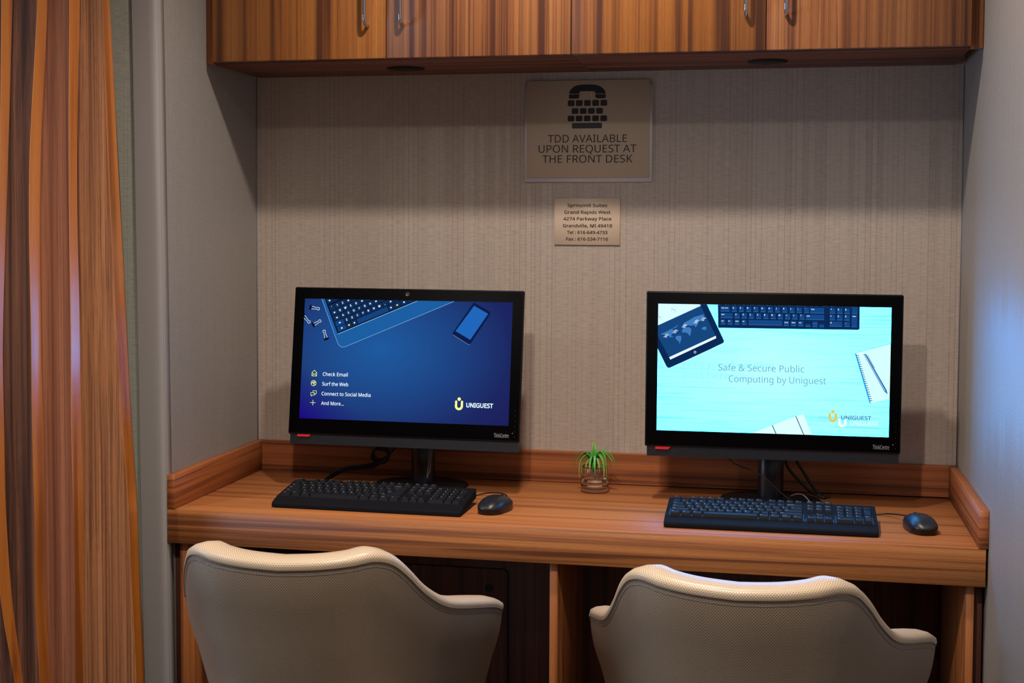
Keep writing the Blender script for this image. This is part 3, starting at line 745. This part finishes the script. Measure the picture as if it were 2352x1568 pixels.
for i, ch in enumerate(('Ctrl', 'Fn', 'Start', 'Alt')): key(-119.3+i*16.1, 114.2, -119.3+i*16.1+10.8, 103.4, ch)
key(-55.5, 114.4, 20.5, 103.3)
for i, ch in enumerate(('Alt Gr', 'Menu', 'Ctrl')): key(24.2+i*16.2, 113.4, 24.2+i*16.2+11.5, 102.7, ch)
key(73.4, 107.2, 84.0, 101.4); key(89.0, 113.2, 100.0, 108.2); key(89.0, 107.2, 100.0, 101.4); key(104.5, 107.2, 114.5, 101.4)
for j, rr_ in enumerate(('456', '123')):
    for i, ch in enumerate(rr_): key(126.8+i*16.4, 144.7-j*15.3, 138.7+i*16.4, 132.9-j*15.3, ch)
key(127.1, 114.1, 154.8, 103.2, '0'); key(160.2, 114.1, 171.5, 103.2, '.'); key(176, 147.5, 188.2, 133, ''); key(176, 130.3, 188.2, 102.8, 'Enter')
kf.build('picture_keys', E2('pw_key', (20, 72, 134), 1.0), d2, M2); kl.build('picture_key_edges', E2('pw_keyl', (70, 134, 196), 1.0), d2, M2); kt.build('picture_key_letters', E2('pw_white', (215, 240, 255)), d2, M2)
Flat(1).poly([(-175, 152), (-151.5, 152), (-151.9, 150), (-111.6, 66.8), (-110.5, 62.8), (-113.1, 59.1), (-234, -.9), (-237, -1.6), (-240.4, -.6), (-243.6, 3.5), (-266, 48), (-266, 152)]).build('tablet_picture', DK, d2, M2)
Flat(2).poly([(-266, 152), (-167.4, 150), (-165.6, 144.9), (-266, 96.5)]).build('tablet_picture', E2('pw_tabw', (196, 238, 255)), d2, M2)
Flat(2).poly([(-266, 96.5), (-165.6, 144.9), (-129.9, 75.9), (-236.7, 23.6), (-260.5, 66), (-266, 79)]).build('tablet_picture', E2('pw_tabm', (22, 70, 126), 1.0), d2, M2)
Flat(3).poly([(-236.7, 23.6), (-129.9, 75.9), (-128.8, 70.5), (-233.8, 18.2)]).build('tablet_picture', E2('pw_strip', (214, 244, 255)), d2, M2)
Flat(3).ring(-177, 36.8, 2.4, 1.0, 14).build('tablet_picture', E2('pw_btn', (200, 225, 245)), d2, M2)
Flat(2).line([(-266, 46), (-243.6, 1.5), (-240, -1.8), (-235, -2.2), (-113, 57.6)], 1.0).build('tablet_picture', E2('pw_edge', (190, 235, 255)), d2, M2)
cf = Flat(3)
for poly in ([(-257.6, 76.9), (-241.5, 84.5), (-225.4, 93.9), (-215.6, 101.0), (-221.8, 93.1), (-230.8, 90.2), (-224.4, 84.9), (-230.6, 77.5), (-235.9, 70.1), (-226.9, 72.1), (-232.4, 74.2), (-241.4, 77.2), (-250.4, 76.1)],
    [(-223.3, 70.3), (-218.0, 74.4), (-209.9, 74.3), (-208.9, 67.0), (-212.7, 55.1), (-215.1, 61.4), (-221.4, 65.8)],
    [(-208.2, 85.2), (-205.6, 90.7), (-198.5, 94.4), (-191.3, 94.6), (-186.2, 90.2), (-187.5, 80.2), (-189.6, 73.8), (-193.8, 80.0), (-200.1, 82.6), (-205.5, 81.6)],
    [(-208.4, 96.1), (-202.2, 105.3), (-191.6, 110.9), (-180.9, 118.3), (-159.6, 125.1), (-156.8, 122.4), (-161.2, 115.1), (-170.0, 107.7), (-172.6, 100.4), (-176.1, 94.9), (-180.7, 100.2), (-187.8, 98.3), (-195.0, 100.0), (-203.9, 94.3)],
    [(-162.7, 93.3), (-155.6, 97.1), (-151.1, 94.5), (-152.8, 89.0), (-160.8, 89.8)]):
    cf.poly(poly)
cf.build('map_picture', E2('pw_land', (66, 124, 190), 1.0), d2, M2)
mk = Flat(4)
for x, y in ((-244, 73.5), (-223, 84), (-202, 97), (-175, 108), (-159, 114)):
    for k in range(3):
        L = (3, 6.5, 2)[k]; y2 = y+3-k*3; mk.line([(x-L*.9, y2-L*.42), (x+L*.9, y2+L*.42)], 1.1)
mk.build('map_labels', E2('pw_lab', (220, 240, 255)), d2, M2)
ck = Flat(4)
for x, y in ((-226, 134.7), (-260, 117.8)):
    for k in range(12):
        a = k*math.pi/6; ck.line([(x+6.6*math.cos(a), y+6.6*math.sin(a)), (x+8.2*math.cos(a), y+8.2*math.sin(a))], .5)
    ck.line([(x-7, y+2), (x+1, y)], .8).line([(x, y), (x+2.5, y-4)], .8)
ck.build('clock_pictures', E2('pw_clk', (60, 90, 120), .9), d2, M2)
Flat(1).poly([(184.5, 42), (188, 42), (223, -73), (219, -70)]).build('notebook_picture', E2('pw_nsh', (34, 120, 216)), d2, M2)
Flat(2).poly([(186.9, 43.3), (266, 66.6), (266, -58.5), (222.6, -71.0)]).build('notebook_picture', E2('pw_note', (190, 255, 255)), d2, M2)
sp = Flat(3)
for k in range(22):
    t_ = (k+.5)/22; x = 189.4+(223.2-189.4)*t_; y = 39.5+(-67.5-39.5)*t_; sp.line([(x-1.6, y), (x+2.6, y-.2)], 1.6)
sp.line([(187, 43.6), (264, 66.2)], .8); sp.build('notebook_spiral', E2('pw_spi', (26, 52, 84), 1.0), d2, M2)
Flat(3).poly([(203.4, 41.5), (209.4, 41.2), (257.0, -41), (258.6, -49.5), (251.5, -43.5)]).build('pen_picture', E2('pw_pen', (44, 122, 196), 1.0), d2, M2)
f_ = Flat(4); f_.line([(209, 40.5), (256.5, -42), (258.5, -49)], 1.0).line([(212.9, 38.3), (227.5, 11.9), (229.5, 11)], 1.1); f_.build('pen_picture', E2('pw_pen2', (16, 56, 100), 1.0), d2, M2)
Flat(4).line([(206.5, 39.5), (253.5, -42.5)], .8).build('pen_picture', E2('pw_pen3', (214, 240, 255)), d2, M2)
Flat(1).poly([(-46, -150), (55.1, -105.9), (70, -101.6), (73.5, -103), (92.6, -150)]).build('notebook_picture', E2('pw_book', (198, 244, 250)), d2, M2)
f_ = Flat(2); f_.line([(2.1, -128), (11.9, -150)], 1.8).line([(55.1, -105.9), (74.6, -150)], 1.8); f_.build('notebook_bands', E2('pw_band', (20, 56, 92), 1.0), d2, M2)
f_ = Flat(0); f_.text('Print your boarding', -205.1, 2.1, 15.2, 208).text('pass here', -204.7, -24.1, 15.2, 107).text('Going somewhere?', -204.8, 34.3, 10.5, 128)
f_.build('faded_text', E2('pw_ghost', (134, 222, 240)), d2, M2)
f_ = Flat(3); f_.text('Safe & Secure Public', -122.9, -4.7, 15.4, 194.7, -.008).text('Computing by Uniguest', -98.4, -30.6, 15.4, 219.8, -.008)
f_.build('headline_text', E2('pw_head', (92, 150, 166), 1.0), d2, M2)
f_ = Flat(3); U_logo(f_, 138.3, -106.6, 18.5, 20.5); f_.build('logo_mark', E2('pw_logo', (222, 196, 66), 1.1), d2, M2)
Flat(3).text('UNIGUEST', 156.9, -110.2, 8.8, 67.1, .008).build('logo_text', E2('pw_logot', (44, 100, 128), 1.0), d2, M2)
f_ = Flat(2); U_logo(f_, 160.1, -117.9, 18, 20, False); f_.text('UNIGUEST', 177.9, -122.1, 9, 62.4, .008); f_.build('faded_logo', E2('pw_ghostw', (205, 252, 255), 1.5), d2, M2)

# ------------------------------------------------------------------ keyboards
KEYMESH = {}
def keycap(w, d=1.0, h=.0078):
    k = (round(w, 2), round(d, 2), round(h, 4))
    if k in KEYMESH: return KEYMESH[k]
    a, b2 = w*.01905/2-.0006, d*.01905/2-.0006; ta, tb = a-.0026, b2-.0024
    mb = MB(); V = []
    for (hx, hy, z, oy) in ((a, b2, 0, 0), (ta+.0006, tb+.0006, h*.86, .0006), (ta, tb, h, .0006)):
        V += [(-hx, -hy+oy, z), (hx, -hy+oy, z), (hx, hy+oy, z), (-hx, hy+oy, z)]
    Fc = [(4*i+j, 4*i+(j+1) % 4, 4*i+4+(j+1) % 4, 4*i+4+j) for i in range(2) for j in range(4)]+[(8, 9, 10, 11)]
    mb.add(V, Fc); me = bpy.data.meshes.new('key'); me.from_pydata(mb.v, [], mb.f); me.materials.append(KEYM); me.update()
    KEYMESH[k] = me; return me
def layout():
    L = []; U_ = .01905; y0 = .034
    def row(y, items, x=0):
        for it in items:
            w_, lab = it if isinstance(it, tuple) else (1, it)
            if lab is not None: L.append((x+w_/2, y, w_, 1, lab))
            x += w_
    row(0, [(1.25, 'Ctrl'), (1.25, 'Win'), (1.25, 'Alt'), (6.25, ' '), (1.25, 'Alt'), (1.25, 'Win'), (1.25, 'Menu'), (1.25, 'Ctrl')])
    row(1, [(2.25, 'Shift')]+list('ZXCVBNM,./')+[(2.75, 'Shift')])
    row(2, [(1.75, 'Caps')]+list("ASDFGHJKL;'")+[(2.25, 'Enter')])
    row(3, [(1.5, 'Tab')]+list('QWERTYUIOP[]')+[(1.5, '\\')])
    row(4, list('`1234567890-=')+[(2, 'Backspace')])
    row(5.35, ['Esc', (1, None), 'F1', 'F2', 'F3', 'F4', (.5, None), 'F5', 'F6', 'F7', 'F8', (.5, None), 'F9', 'F10', 'F11', 'F12'])
    row(0, ['<', 'v', '>'], 15.3); row(1, [(1, None), '^'], 15.3)
    row(3, ['Del', 'End', 'PgDn'], 15.3); row(4, ['Ins', 'Home', 'PgUp'], 15.3); row(5.35, ['PrtSc', 'ScrLk', 'Pause'], 15.3)
    row(0, [(2, '0'), '.'], 18.6); row(1, list('123'), 18.6); row(2, list('456'), 18.6); row(3, list('789'), 18.6); row(4, ['Num', '/', '*', '-'], 18.6)
    L.append((22.1, .5, 1, 2, 'Enter')); L.append((22.1, 2.5, 1, 2, '+'))
    return L
LAYOUT = layout()
def keyboard(x, y, yaw, label):
    root = thing('computer_keyboard', label, 'keyboard', (x, y, DT), 'computer keyboards')
    TILT = math.radians(5.6)
    M = Matrix.Translation((x, y, DT+.0012)) @ Matrix.Rotation(yaw, 4, 'Z') @ Matrix.Rotation(TILT, 4, 'X')
    # base: rounded profile extruded along x with rounded corners
    prof = [(0, .002), (.001, .0), (.150, .0), (.1556, .003), (.1556, .0195), (.153, .0215), (.034, .0165), (.029, .0150), (.004, .0105), (.0005, .008)]
    V = []; n = len(prof); xs = [(-.2252, .92), (-.2238, .985), (-.218, 1), (.218, 1), (.2238, .985), (.2252, .92)]
    for xx, k in xs:
        for (py, pz) in prof: V.append((xx, .078+(py-.078)*k, .010+(pz-.010)*k))
    Fc = [(i*n+j, i*n+(j+1) % n, (i+1)*n+(j+1) % n, (i+1)*n+j) for i in range(len(xs)-1) for j in range(n)]+[tuple(range(n-1, -1, -1)), tuple((len(xs)-1)*n+j for j in range(n))]
    MB().add(V, Fc).build('base', KBASE, root, M, recalc=True)
    ft = MB()
    for sx in (-1, 1): ft.rbox((sx*.17-.02, .138, -.0135), (sx*.17+.02, .148, .001), .001, 1, M)
    ft.build('folding_feet', KBASE, root)
    U_ = .01905; x0 = -22.6*U_/2; leg = MB()
    surf = lambda yy: .0165+(yy-.034)*.0042/.119
    for (kx, ky, w_, d_, lab) in LAYOUT:
        lx = x0+kx*U_; ly = .0435+ky*U_*.97
        hh = .0078
        p = M @ Vector((lx, ly, surf(ly)-.0012))
        o = bpy.data.objects.new('key', keycap(w_, d_, hh)); COL.objects.link(o)
        o.location = p; o.rotation_euler = M.to_euler(); attach(o, root)
        if lab.strip():
            tx_ = lx-w_*U_/2+.0042; ty_ = ly+d_*U_/2-.0070
            cap = .0034 if len(lab) == 1 else .0021
            zz = surf(ly)-.0012+hh+.0002
            text_into(leg, lab, tx_, ty_, cap, lambda a, b2: M @ Vector((a, b2, zz)), None, .02)
    # recessed dark wells round the key groups
    wl = MB()
    for a, b2, c_, e_ in ((-.1, 15.1, -.02, 6.3), (15.2, 18.4, 2.95, 6.3), (15.2, 18.4, -.02, 1.0), (16.2, 17.4, .9, 2.0), (18.5, 22.7, -.02, 5.0)):
        y0_, y1_ = .0435+(c_-.5)*U_*.97, .0435+(e_-.45)*U_*.97
        P = [(x0+a*U_, y0_), (x0+b2*U_, y0_), (x0+b2*U_, min(y1_, .150)), (x0+a*U_, min(y1_, .150))]
        wl.add([M @ Vector((px2, py2, surf(py2)+.0003)) for px2, py2 in P], [(0, 1, 2, 3)])
    wl.build('key_well', BLACKD, root)
    lo = leg.build('key_lettering', LEGEND, root)
    return root
keyboard(.451, -.4873, -.0194, 'black full-size keyboard in front of the blue-screened computer, turned slightly')
keyboard(1.3533, -.4949, -.0007, 'black full-size keyboard in front of the white-screened computer, square to the desk')

# ------------------------------------------------------------------ mice
def mouse(x, y, yaw, label, cord):
    root = thing('computer_mouse', label, 'mouse', (x, y, DT), 'computer mice')
    M = Matrix.Translation((x, y, DT+.0003)) @ Matrix.Rotation(yaw, 4, 'Z')
    n = 40
    def outline(a, s=1.0):
        c, s_ = math.cos(a), math.sin(a); e = 2/2.5
        return (.0305*s*math.copysign(abs(c)**e, c)*(1-.06*s_), .0555*s*math.copysign(abs(s_)**e, s_))
    V = []; rings = [(.96, .0), (1.0, .003), (1.0, .0125)]
    for s, z in rings:
        for k in range(n): ox, oy = outline(2*math.pi*k/n, s); V.append((ox, oy, z))
    Fc = [(i*n+k, i*n+(k+1) % n, (i+1)*n+(k+1) % n, (i+1)*n+k) for i in range(len(rings)-1) for k in range(n)]+[tuple(range(n-1, -1, -1))]
    MB().add(V, Fc, True).build('lower_body', BLACKGL, root, M)
    V = []; R_ = 10
    for i in range(R_+1):
        t_ = i/R_; s = 1.01*math.cos(t_*math.pi/2)**.75 if t_ < 1 else 0
        for k in range(n):
            ox, oy = outline(2*math.pi*k/n, s)
            hmax = .0365-.010*max(0, oy/.0555)**2-.007*max(0, -oy/.0555)**2
            V.append((ox, oy-.002*t_, .0128+(hmax-.0128)*math.sin(t_*math.pi/2)))
    Fc = [(i*n+k, i*n+(k+1) % n, (i+1)*n+(k+1) % n, (i+1)*n+k) for i in range(R_) for k in range(n)]
    MB().add(V, Fc, True).build('top_shell', MOUSEM, root, M)
    MB().rbox((-.0028, .022, .022), (.0028, .036, .0335), .0025, 2, None).build('scroll_wheel', BLACKD, root, M)
    MB().tube(smooth_path(cord, 6), .0016, 8).build('cord', CABLE, root)
MOUSEM = plain('satin_mouse_plastic', (30, 30, 32), .36, spec=.6)
mouse(.7385, -.405, math.radians(-16), 'small black mouse beside the keyboard of the blue-screened computer, near the desk centre',
      [(.752, -.352, .768), (.748, -.330, .772), (.728, -.306, .772), (.699, -.287, .768), (.675, -.280, .762), (.650, -.286, .7545), (.625, -.290, .7525), (.56, -.280, .7522), (.46, -.270, .7522), (.34, -.262, .7522)])
mouse(1.6690, -.400, math.radians(14), 'small black mouse near the right end of the desk',
      [(1.655, -.346, .766), (1.645, -.325, .766), (1.622, -.285, .760), (1.606, -.262, .755), (1.586, -.260, .7525), (1.560, -.256, .7525), (1.50, -.258, .7525), (1.44, -.262, .7525)])

# ------------------------------------------------------------------ cables
def cable(label, pts, r, mat=CABLE, grp=None):
    pts = [(p[0], p[1], max(p[2], DT+r+.0004)) for p in pts]
    o = MB().tube(smooth_path(pts, 6), r, 8).build('cable', mat); tag(o, label, 'cable', grp); return o
g1 = 'cables tangled behind the blue-screened computer'
for k in range(3):
    dy = -.004*k; dz = .0045*k
    cable('black cable bundle under the left side of the blue-screened computer, running to its keyboard', [(.247, -.19+dy, .753), (.249, -.12+dy, .757+dz), (.276, -.09+dy, .770+dz), (.319, -.08+dy, .776+dz), (.347, -.075, .779+dz*1.3), (.363, -.07, .790+dz), (.385, -.065+dy, .812), (.404, -.06, .84), (.42, -.075, .90)], .0028, grp=g1)
p = []
for q in range(64):
    a = q*.42; rr_ = .022*(1-.05*math.sin(q*.31)); p.append((.365+rr_*math.cos(a), -.070+.0055*math.sin(q*.19)-.0002*q, .812+.8*rr_*math.sin(a)+.005*math.sin(q*.11)))
cable('coil of black cable looped below the left part of the blue-screened computer', p, .0024)
cable('thin pale wire strand by the stand of the blue-screened computer, the left and longer one', [(.5135, -.170, .7745), (.5150, -.171, .79), (.5185, -.172, .812), (.52, -.16, .86)], .0008, GREYC)
cable('thin pale wire strand by the stand of the blue-screened computer, the right and shorter one', [(.5150, -.172, .7745), (.5185, -.173, .787), (.5225, -.174, .80), (.524, -.16, .86)], .0008, GREYC)
cable('thin black cable crossing in front of the stand of the white-screened computer', [(1.235, -.175, .88), (1.262, -.178, .845), (1.300, -.180, .830), (1.330, -.183, .817), (1.345, -.188, .806), (1.368, -.190, .786), (1.385, -.192, .772), (1.400, -.193, .763)], .0014)
cable('thick black cable slanting down right of the white computer stand, leftmost of two', [(1.372, -.06, .88), (1.384, -.085, .841), (1.391, -.09, .822), (1.413, -.09, .796), (1.439, -.09, .771), (1.460, -.09, .759), (1.479, -.100, .7545)], .0034)
cable('thick black cable slanting down right of the white computer stand, rightmost of two', [(1.402, -.06, .88), (1.410, -.085, .842), (1.430, -.085, .808), (1.451, -.086, .776), (1.464, -.087, .762), (1.490, -.088, .7545)], .0034)
cable('thin grey cord looping behind the keyboard of the white-screened computer', [(1.398, -.150, .765), (1.410, -.16, .772), (1.424, -.17, .7735), (1.434, -.185, .769), (1.443, -.20, .761), (1.455, -.22, .7545), (1.46, -.30, .753)], .0012, GREYC)

# ------------------------------------------------------------------ glass vase with artificial plant
mt, t, b = new_mat('clear_glass'); b.inputs['Base Color'].default_value = (.97, .96, .95, 1); b.inputs['Roughness'].default_value = .02
b.inputs['Transmission Weight'].default_value = 1; b.inputs['IOR'].default_value = 1.46; GLASS = mt
mt, t, b = new_mat('clear_resin_water'); b.inputs['Base Color'].default_value = (.96, .95, .94, 1); b.inputs['Roughness'].default_value = .02
b.inputs['Transmission Weight'].default_value = 1; b.inputs['IOR'].default_value = 1.33; WATER = mt
vc = (.9265, -.122, DT+.0004)
vs = thing('glass_vase', 'small clear glass vase holding resin water, between the two computers', 'vase', vc)
MB().lathe([(0, 0), (.029, 0), (.0335, .003), (.0345, .008), (.0340, .020), (.0328, .045), (.0312, .060), (.0308, .0625), (.0300, .0625), (.0302, .060), (.0316, .045), (.0326, .022), (.0322, .0125), (.029, .0095), (0, .0090)], vc, 48).build('glass_body', GLASS, vs)
MB().lathe([(0, .0093), (.0285, .0098), (.0318, .0128), (.0322, .022), (.0318, .0300), (0, .0300)], vc, 48).build('resin_water', WATER, vs)
mt, t, b = new_mat('green_leaf'); tc = t.node('ShaderNodeTexCoord').outputs['UV']; x, y, z = t.sep(tc)
t.l.new(t.ramp(y, [(0, s2l((40, 130, 44))), (.5, s2l((84, 166, 66))), (.8, s2l((140, 196, 96))), (1, s2l((186, 206, 118)))]), b.inputs['Base Color'])
b.inputs['Roughness'].default_value = .42; b.inputs['Subsurface Weight'].default_value = .0; LEAF = mt
pl = thing('artificial_plant', 'small green artificial air plant with arching grassy leaves, in the glass vase', 'plant', (vc[0], vc[1], vc[2]+.031))
def leaf(path, w0, side0=Vector((1, 0, 0))):
    P = smooth_path(path, 5); V = []; uvs = []; n = len(P)
    for i, p in enumerate(P):
        t_ = i/(n-1); d = (P[min(i+1, n-1)]-P[max(i-1, 0)]).normalized()
        side = side0-d*side0.dot(d)
        side.normalize(); nr = side.cross(d).normalized()
        w_ = w0*(.55+.45*math.sin(min(1, t_*2.2)*math.pi/2))*(1-t_**2.2)+.0003
        V += [p-side*w_, p-nr*w_*.35, p+side*w_]; uvs += [(0, t_), (.5, t_), (1, t_)]
    Fc = [(3*i+j, 3*i+j+1, 3*i+4+j, 3*i+3+j) for i in range(n-1) for j in range(2)]
    o = MB().add(V, Fc, True, uvs).build('leaf', LEAF, pl)
cx, cy, cz = vc[0]-.002, vc[1], vc[2]+.052
def arch(az, reach, peak, drop, w=.0028):
    w *= 1.55
    c_, s_ = math.cos(az), math.sin(az)
    leaf([(cx, cy, cz-.004), (cx+c_*reach*.22, cy+s_*reach*.22, cz+peak*.62), (cx+c_*reach*.55, cy+s_*reach*.55, cz+peak), (cx+c_*reach*.9, cy+s_*reach*.9, cz+peak*.70), (cx+c_*reach*1.02, cy+s_*reach*1.02, cz+peak*.70-drop*.5), (cx+c_*reach, cy+s_*reach, cz+peak*.7-drop)], w, Vector((-s_, c_, .25)).normalized())
D = math.radians
for az, re, pk, dr, w_ in ((180, .049, .046, .050, .0030), (188, .043, .044, .022, .0028), (172, .034, .040, .046, .0032), (205, .031, .036, .034, .0034), (160, .036, .044, .020, .0026),
                        (0, .051, .050, .046, .0030), (-8, .046, .046, .018, .0026), (12, .040, .043, .040, .0028), (-22, .034, .050, .062, .0034), (-30, .030, .042, .030, .003),
                        (228, .026, .030, .030, .002), (306, .027, .032, .026, .002), (95, .03, .045, .03, .0028), (60, .036, .045, .03, .0026), (125, .032, .042, .03, .0026), (250, .022, .036, .030, .0021),
                        (282, .026, .038, .036, .0021), (190, .022, .018, .026, .0024), (350, .024, .016, .022, .0024), (320, .036, .040, .050, .0028), (215, .040, .040, .045, .0026)):
    arch(D(az), re, pk, dr, w_)
for az, h_ in ((90, .080), (200, .070), (-40, .066), (20, .058), (150, .056)):
    c_, s_ = math.cos(D(az)), math.sin(D(az))
    leaf([(cx, cy, cz-.004), (cx+c_*.003, cy+s_*.003, cz+h_*.5), (cx+c_*.004, cy+s_*.004, cz+h_*.8), (cx+c_*.001, cy+s_*.001, cz+h_)], .0026)
for dx in (-.0035, .0025):
    MB().tube([(cx+dx*.4, cy, cz-.002), (cx+dx+.002, cy, cz-.012), (cx+.004, cy, vc[2]+.0312)], .0009, 6).build('stem', LEAF, pl)
MB().lathe([(.001, -.006), (.0065, .002), (.0085, .012), (.005, .022), (.0, .026)], (cx, cy, cz), 16).build('crown', LEAF, pl)

for o in bpy.data.objects:
    if o.type == 'MESH' and o.parent and o.name.split('.')[0] in ('key_lettering', 'picture_keys', 'picture_key_edges', 'picture_key_letters', 'clock_pictures', 'control_marks', 'map_labels', 'notebook_spiral', 'notebook_bands', 'key_well', 'folding_feet'):
        o['kind'] = 'stuff'
# ------------------------------------------------------------------ chairs
PLAN = [Vector((p[0], p[1], 0)) for p in ((0, 0), (.10, .012), (.165, .045), (.205, .10), (.245, .20), (.285, .312), (.315, .40), (.332, .465))]
half = smooth_path([Vector((-.10, .012, 0))]+PLAN, 12)[12:]
cum = [0]
for a, b2 in zip(half, half[1:]): cum.append(cum[-1]+(b2-a).length)
def planpt(l):
    s = 1 if l >= 0 else -1; l = min(abs(l), cum[-1])
    for i in range(len(cum)-1):
        if l <= cum[i+1]:
            t_ = (l-cum[i])/(cum[i+1]-cum[i]); p = half[i].lerp(half[i+1], t_); return Vector((p.x*s, p.y, 0))
    return Vector((half[-1].x*s, half[-1].y, 0))
ZL = ([0, .07, .13, .165, .19, .213, .245, .293, .345, .39, .445, .52, .59, .63], [.796, .799, .804, .808, .804, .794, .771, .732, .699, .678, .662, .645, .628, .612])
seamz = lambda l: interp(ZL[0], ZL[1], abs(l))
LMAX = .628
def chair(X, Y, yaw, label):
    root = thing('swivel_tub_chair', label, 'chair', (X, Y, 0), 'desk chairs')
    M = Matrix.Translation((X, Y, 0)) @ Matrix.Rotation(yaw, 4, 'Z')
    N_ = 168; ls = [-LMAX+2*LMAX*i/N_ for i in range(N_+1)]
    ZB = .40
    def sect(l):
        p = planpt(l); e = .004; tg = (planpt(min(l+e, .633))-planpt(max(l-e, -.633))).normalized()
        nin = Vector((-tg.y, tg.x, 0)) ; z = seamz(l)
        dz = sum((seamz(min(l+q, .633))-seamz(max(l-q, -.633)))/(min(l+q, .633)-max(l-q, -.633)) for q in (.012, .024, .036))/3
        T3 = Vector((tg.x, tg.y, dz)).normalized(); up = (Vector((0, 0, 1))-T3*T3.z).normalized()
        return p, nin, z, up, T3
    def outer_inset(h, hm): return .215*h+.06*(h/.42)**2*.5
    # outer shell
    V = []; uvs = []; K = 12
    for l in ls:
        p, nin, z, up, T3 = sect(l)
        hm = z-ZB
        for j in range(K+1):
            h = hm*(j/K)**1.15
            bul = -.004*math.sin(min(1, h/.10)*math.pi)
            V.append(p+nin*(outer_inset(h, hm)+bul)+Vector((0, 0, z-h))); uvs.append((l, z-h))
    n = K+1
    Fc = [(i*n+j, i*n+j+1, (i+1)*n+j+1, (i+1)*n+j) for i in range(N_) for j in range(K)]
    MB().add(V, Fc, True, uvs).build('outer_shell', LEATHER, root, M)
    # padded rim and inside
    TW = .072
    rim = [(.0, .0), (-.0025, .006), (.0, .0135), (.010, .0185), (.028, .0205), (.046, .0185), (.060, .011), (.069, -.002), (.072, -.018)]
    V = []; uvs = []; Kin = 6
    ext = [(-LMAX, f) for f in (.95, .8, .55, .2)][::-1]
    secs = [(l, 1.0, 0.0) for l in ls]
    tip = [(.006, .93), (.012, .80), (.017, .55), (.0195, .15)]
    secs = [(-LMAX, f, d) for d, f in tip[::-1]]+secs+[(LMAX, f, d) for d, f in tip]
    nr = len(rim)+Kin+1
    arc = [0.0]
    for (a0, h0), (a1, h1) in zip(rim, rim[1:]): arc.append(arc[-1]+math.hypot(a1-a0, h1-h0))
    for l, f, d in secs:
        p, nin, z, up, T3 = sect(l)
        fw = Vector((T3.x, T3.y, 0)).normalized()*(d if l > 0 else -d)
        mid = .036; ring = []
        for (a, h), ar in zip(rim, arc):
            aa = mid+(a-mid)*f; hh = (h if h < .0 else h*f)-(1-f)*.012
            ring.append((p+nin*aa+up*hh+Vector((0, 0, z))+fw, (l, 1.0+ar)))
        ztop = z-.018
        for j in range(1, Kin+1):
            h = (ztop-.44)*j/Kin
            aa = mid+(TW-mid)*f+outer_inset(h, 1)*.75*1.0
            ring.append((p+nin*aa+Vector((0, 0, ztop-h))+fw, (l, 1.0+arc[-1]+h)))
        hb = z-.44
        ring.append((p+nin*(mid+(0-mid)*f+outer_inset(hb, 1)+.004)+Vector((0, 0, .44))+fw, (l, 1.0+arc[-1]+ztop-.43)))
        for q, u_ in ring: V.append(q); uvs.append(u_)
    S_ = len(secs)
    Fc = [(i*nr+j, (i+1)*nr+j, (i+1)*nr+j+1, i*nr+j+1) for i in range(S_-1) for j in range(nr-1)]
    # front faces of the arms (outer side) between seam and bottom for the rounded tips
    for rng in (range(0, 4), range(S_-5, S_-1)):
        for i in rng: Fc.append((i*nr+nr-1, (i+1)*nr+nr-1, (i+1)*nr, i*nr))
    Fc += [tuple(range(nr)), tuple((S_-1)*nr+j for j in range(nr-1, -1, -1))]
    MB().add(V, Fc, True, uvs).build('padded_rim', LEATHER_T, root, M)
    # piping along the seam and a stitch line below
    P1 = []; P2 = []
    for l in ls:
        p, nin, z, up, T3 = sect(l)
        P1.append(p+nin*(-.0018)+Vector((0, 0, z))); hb_ = .010; P2.append(p+nin*(outer_inset(hb_, 1)-.004*math.sin(.1*math.pi)-.0003)+Vector((0, 0, z-hb_)))
    MB().tube(P1, .0010, 6).build('seam', SEAM, root, M)
    MB().tube(P2, .00045, 5).build('stitching', THREAD, root, M)
    # seat cushion
    MB().rbox((-.235, .07, .405), (.235, .50, .485), .035, 4, M).build('seat_cushion', LEATHER_T, root)
    MB().rbox((-.13, .12, .375), (.13, .40, .402), .01, 2, M).build('seat_plate', BLACKP, root)
    MB().lathe([(.028, .10), (.028, .24), (.020, .245), (.020, .376)], (0, .26, 0), 20).build('gas_column', CHROME, root, M)
    for k in range(5):
        a = math.radians(90+72*k); R0 = Matrix.Translation((0, .26, 0)) @ Matrix.Rotation(a, 4, 'Z')
        o = MB().tube([(.0, 0, .115), (.10, 0, .105), (.28, 0, .075)], [.022, .018, .012], 10).build('leg', CHROME, root, M @ R0)
        cst = MB()
        for sy in (-1, 1):
            Wm = R0 @ Matrix.Translation((.28, sy*.014, .0285)) @ Matrix.Rotation(math.pi/2, 4, 'X')
            q = MB().lathe([(.0, -.009), (.024, -.009), (.028, -.005), (.028, .005), (.024, .009), (.0, .009)], (0, 0, 0), 20)
            cst.add([Wm @ Vector(v) for v in q.v], q.f, True)
        q = MB().tube([(.28, 0, .03), (.28, 0, .07)], .006, 8); cst.add([R0 @ Vector(v) for v in q.v], q.f, True)
        cst.build('caster', BLACKP, root, M)
    return root
SEAM = plain('dark_seam', (112, 98, 84), .5)
chair(.52, -1.2037, .0665, 'taupe patterned tub chair in front of the blue-screened computer, at left')
chair(1.3097, -1.2206, -.0556, 'taupe patterned tub chair in front of the white-screened computer, at right')
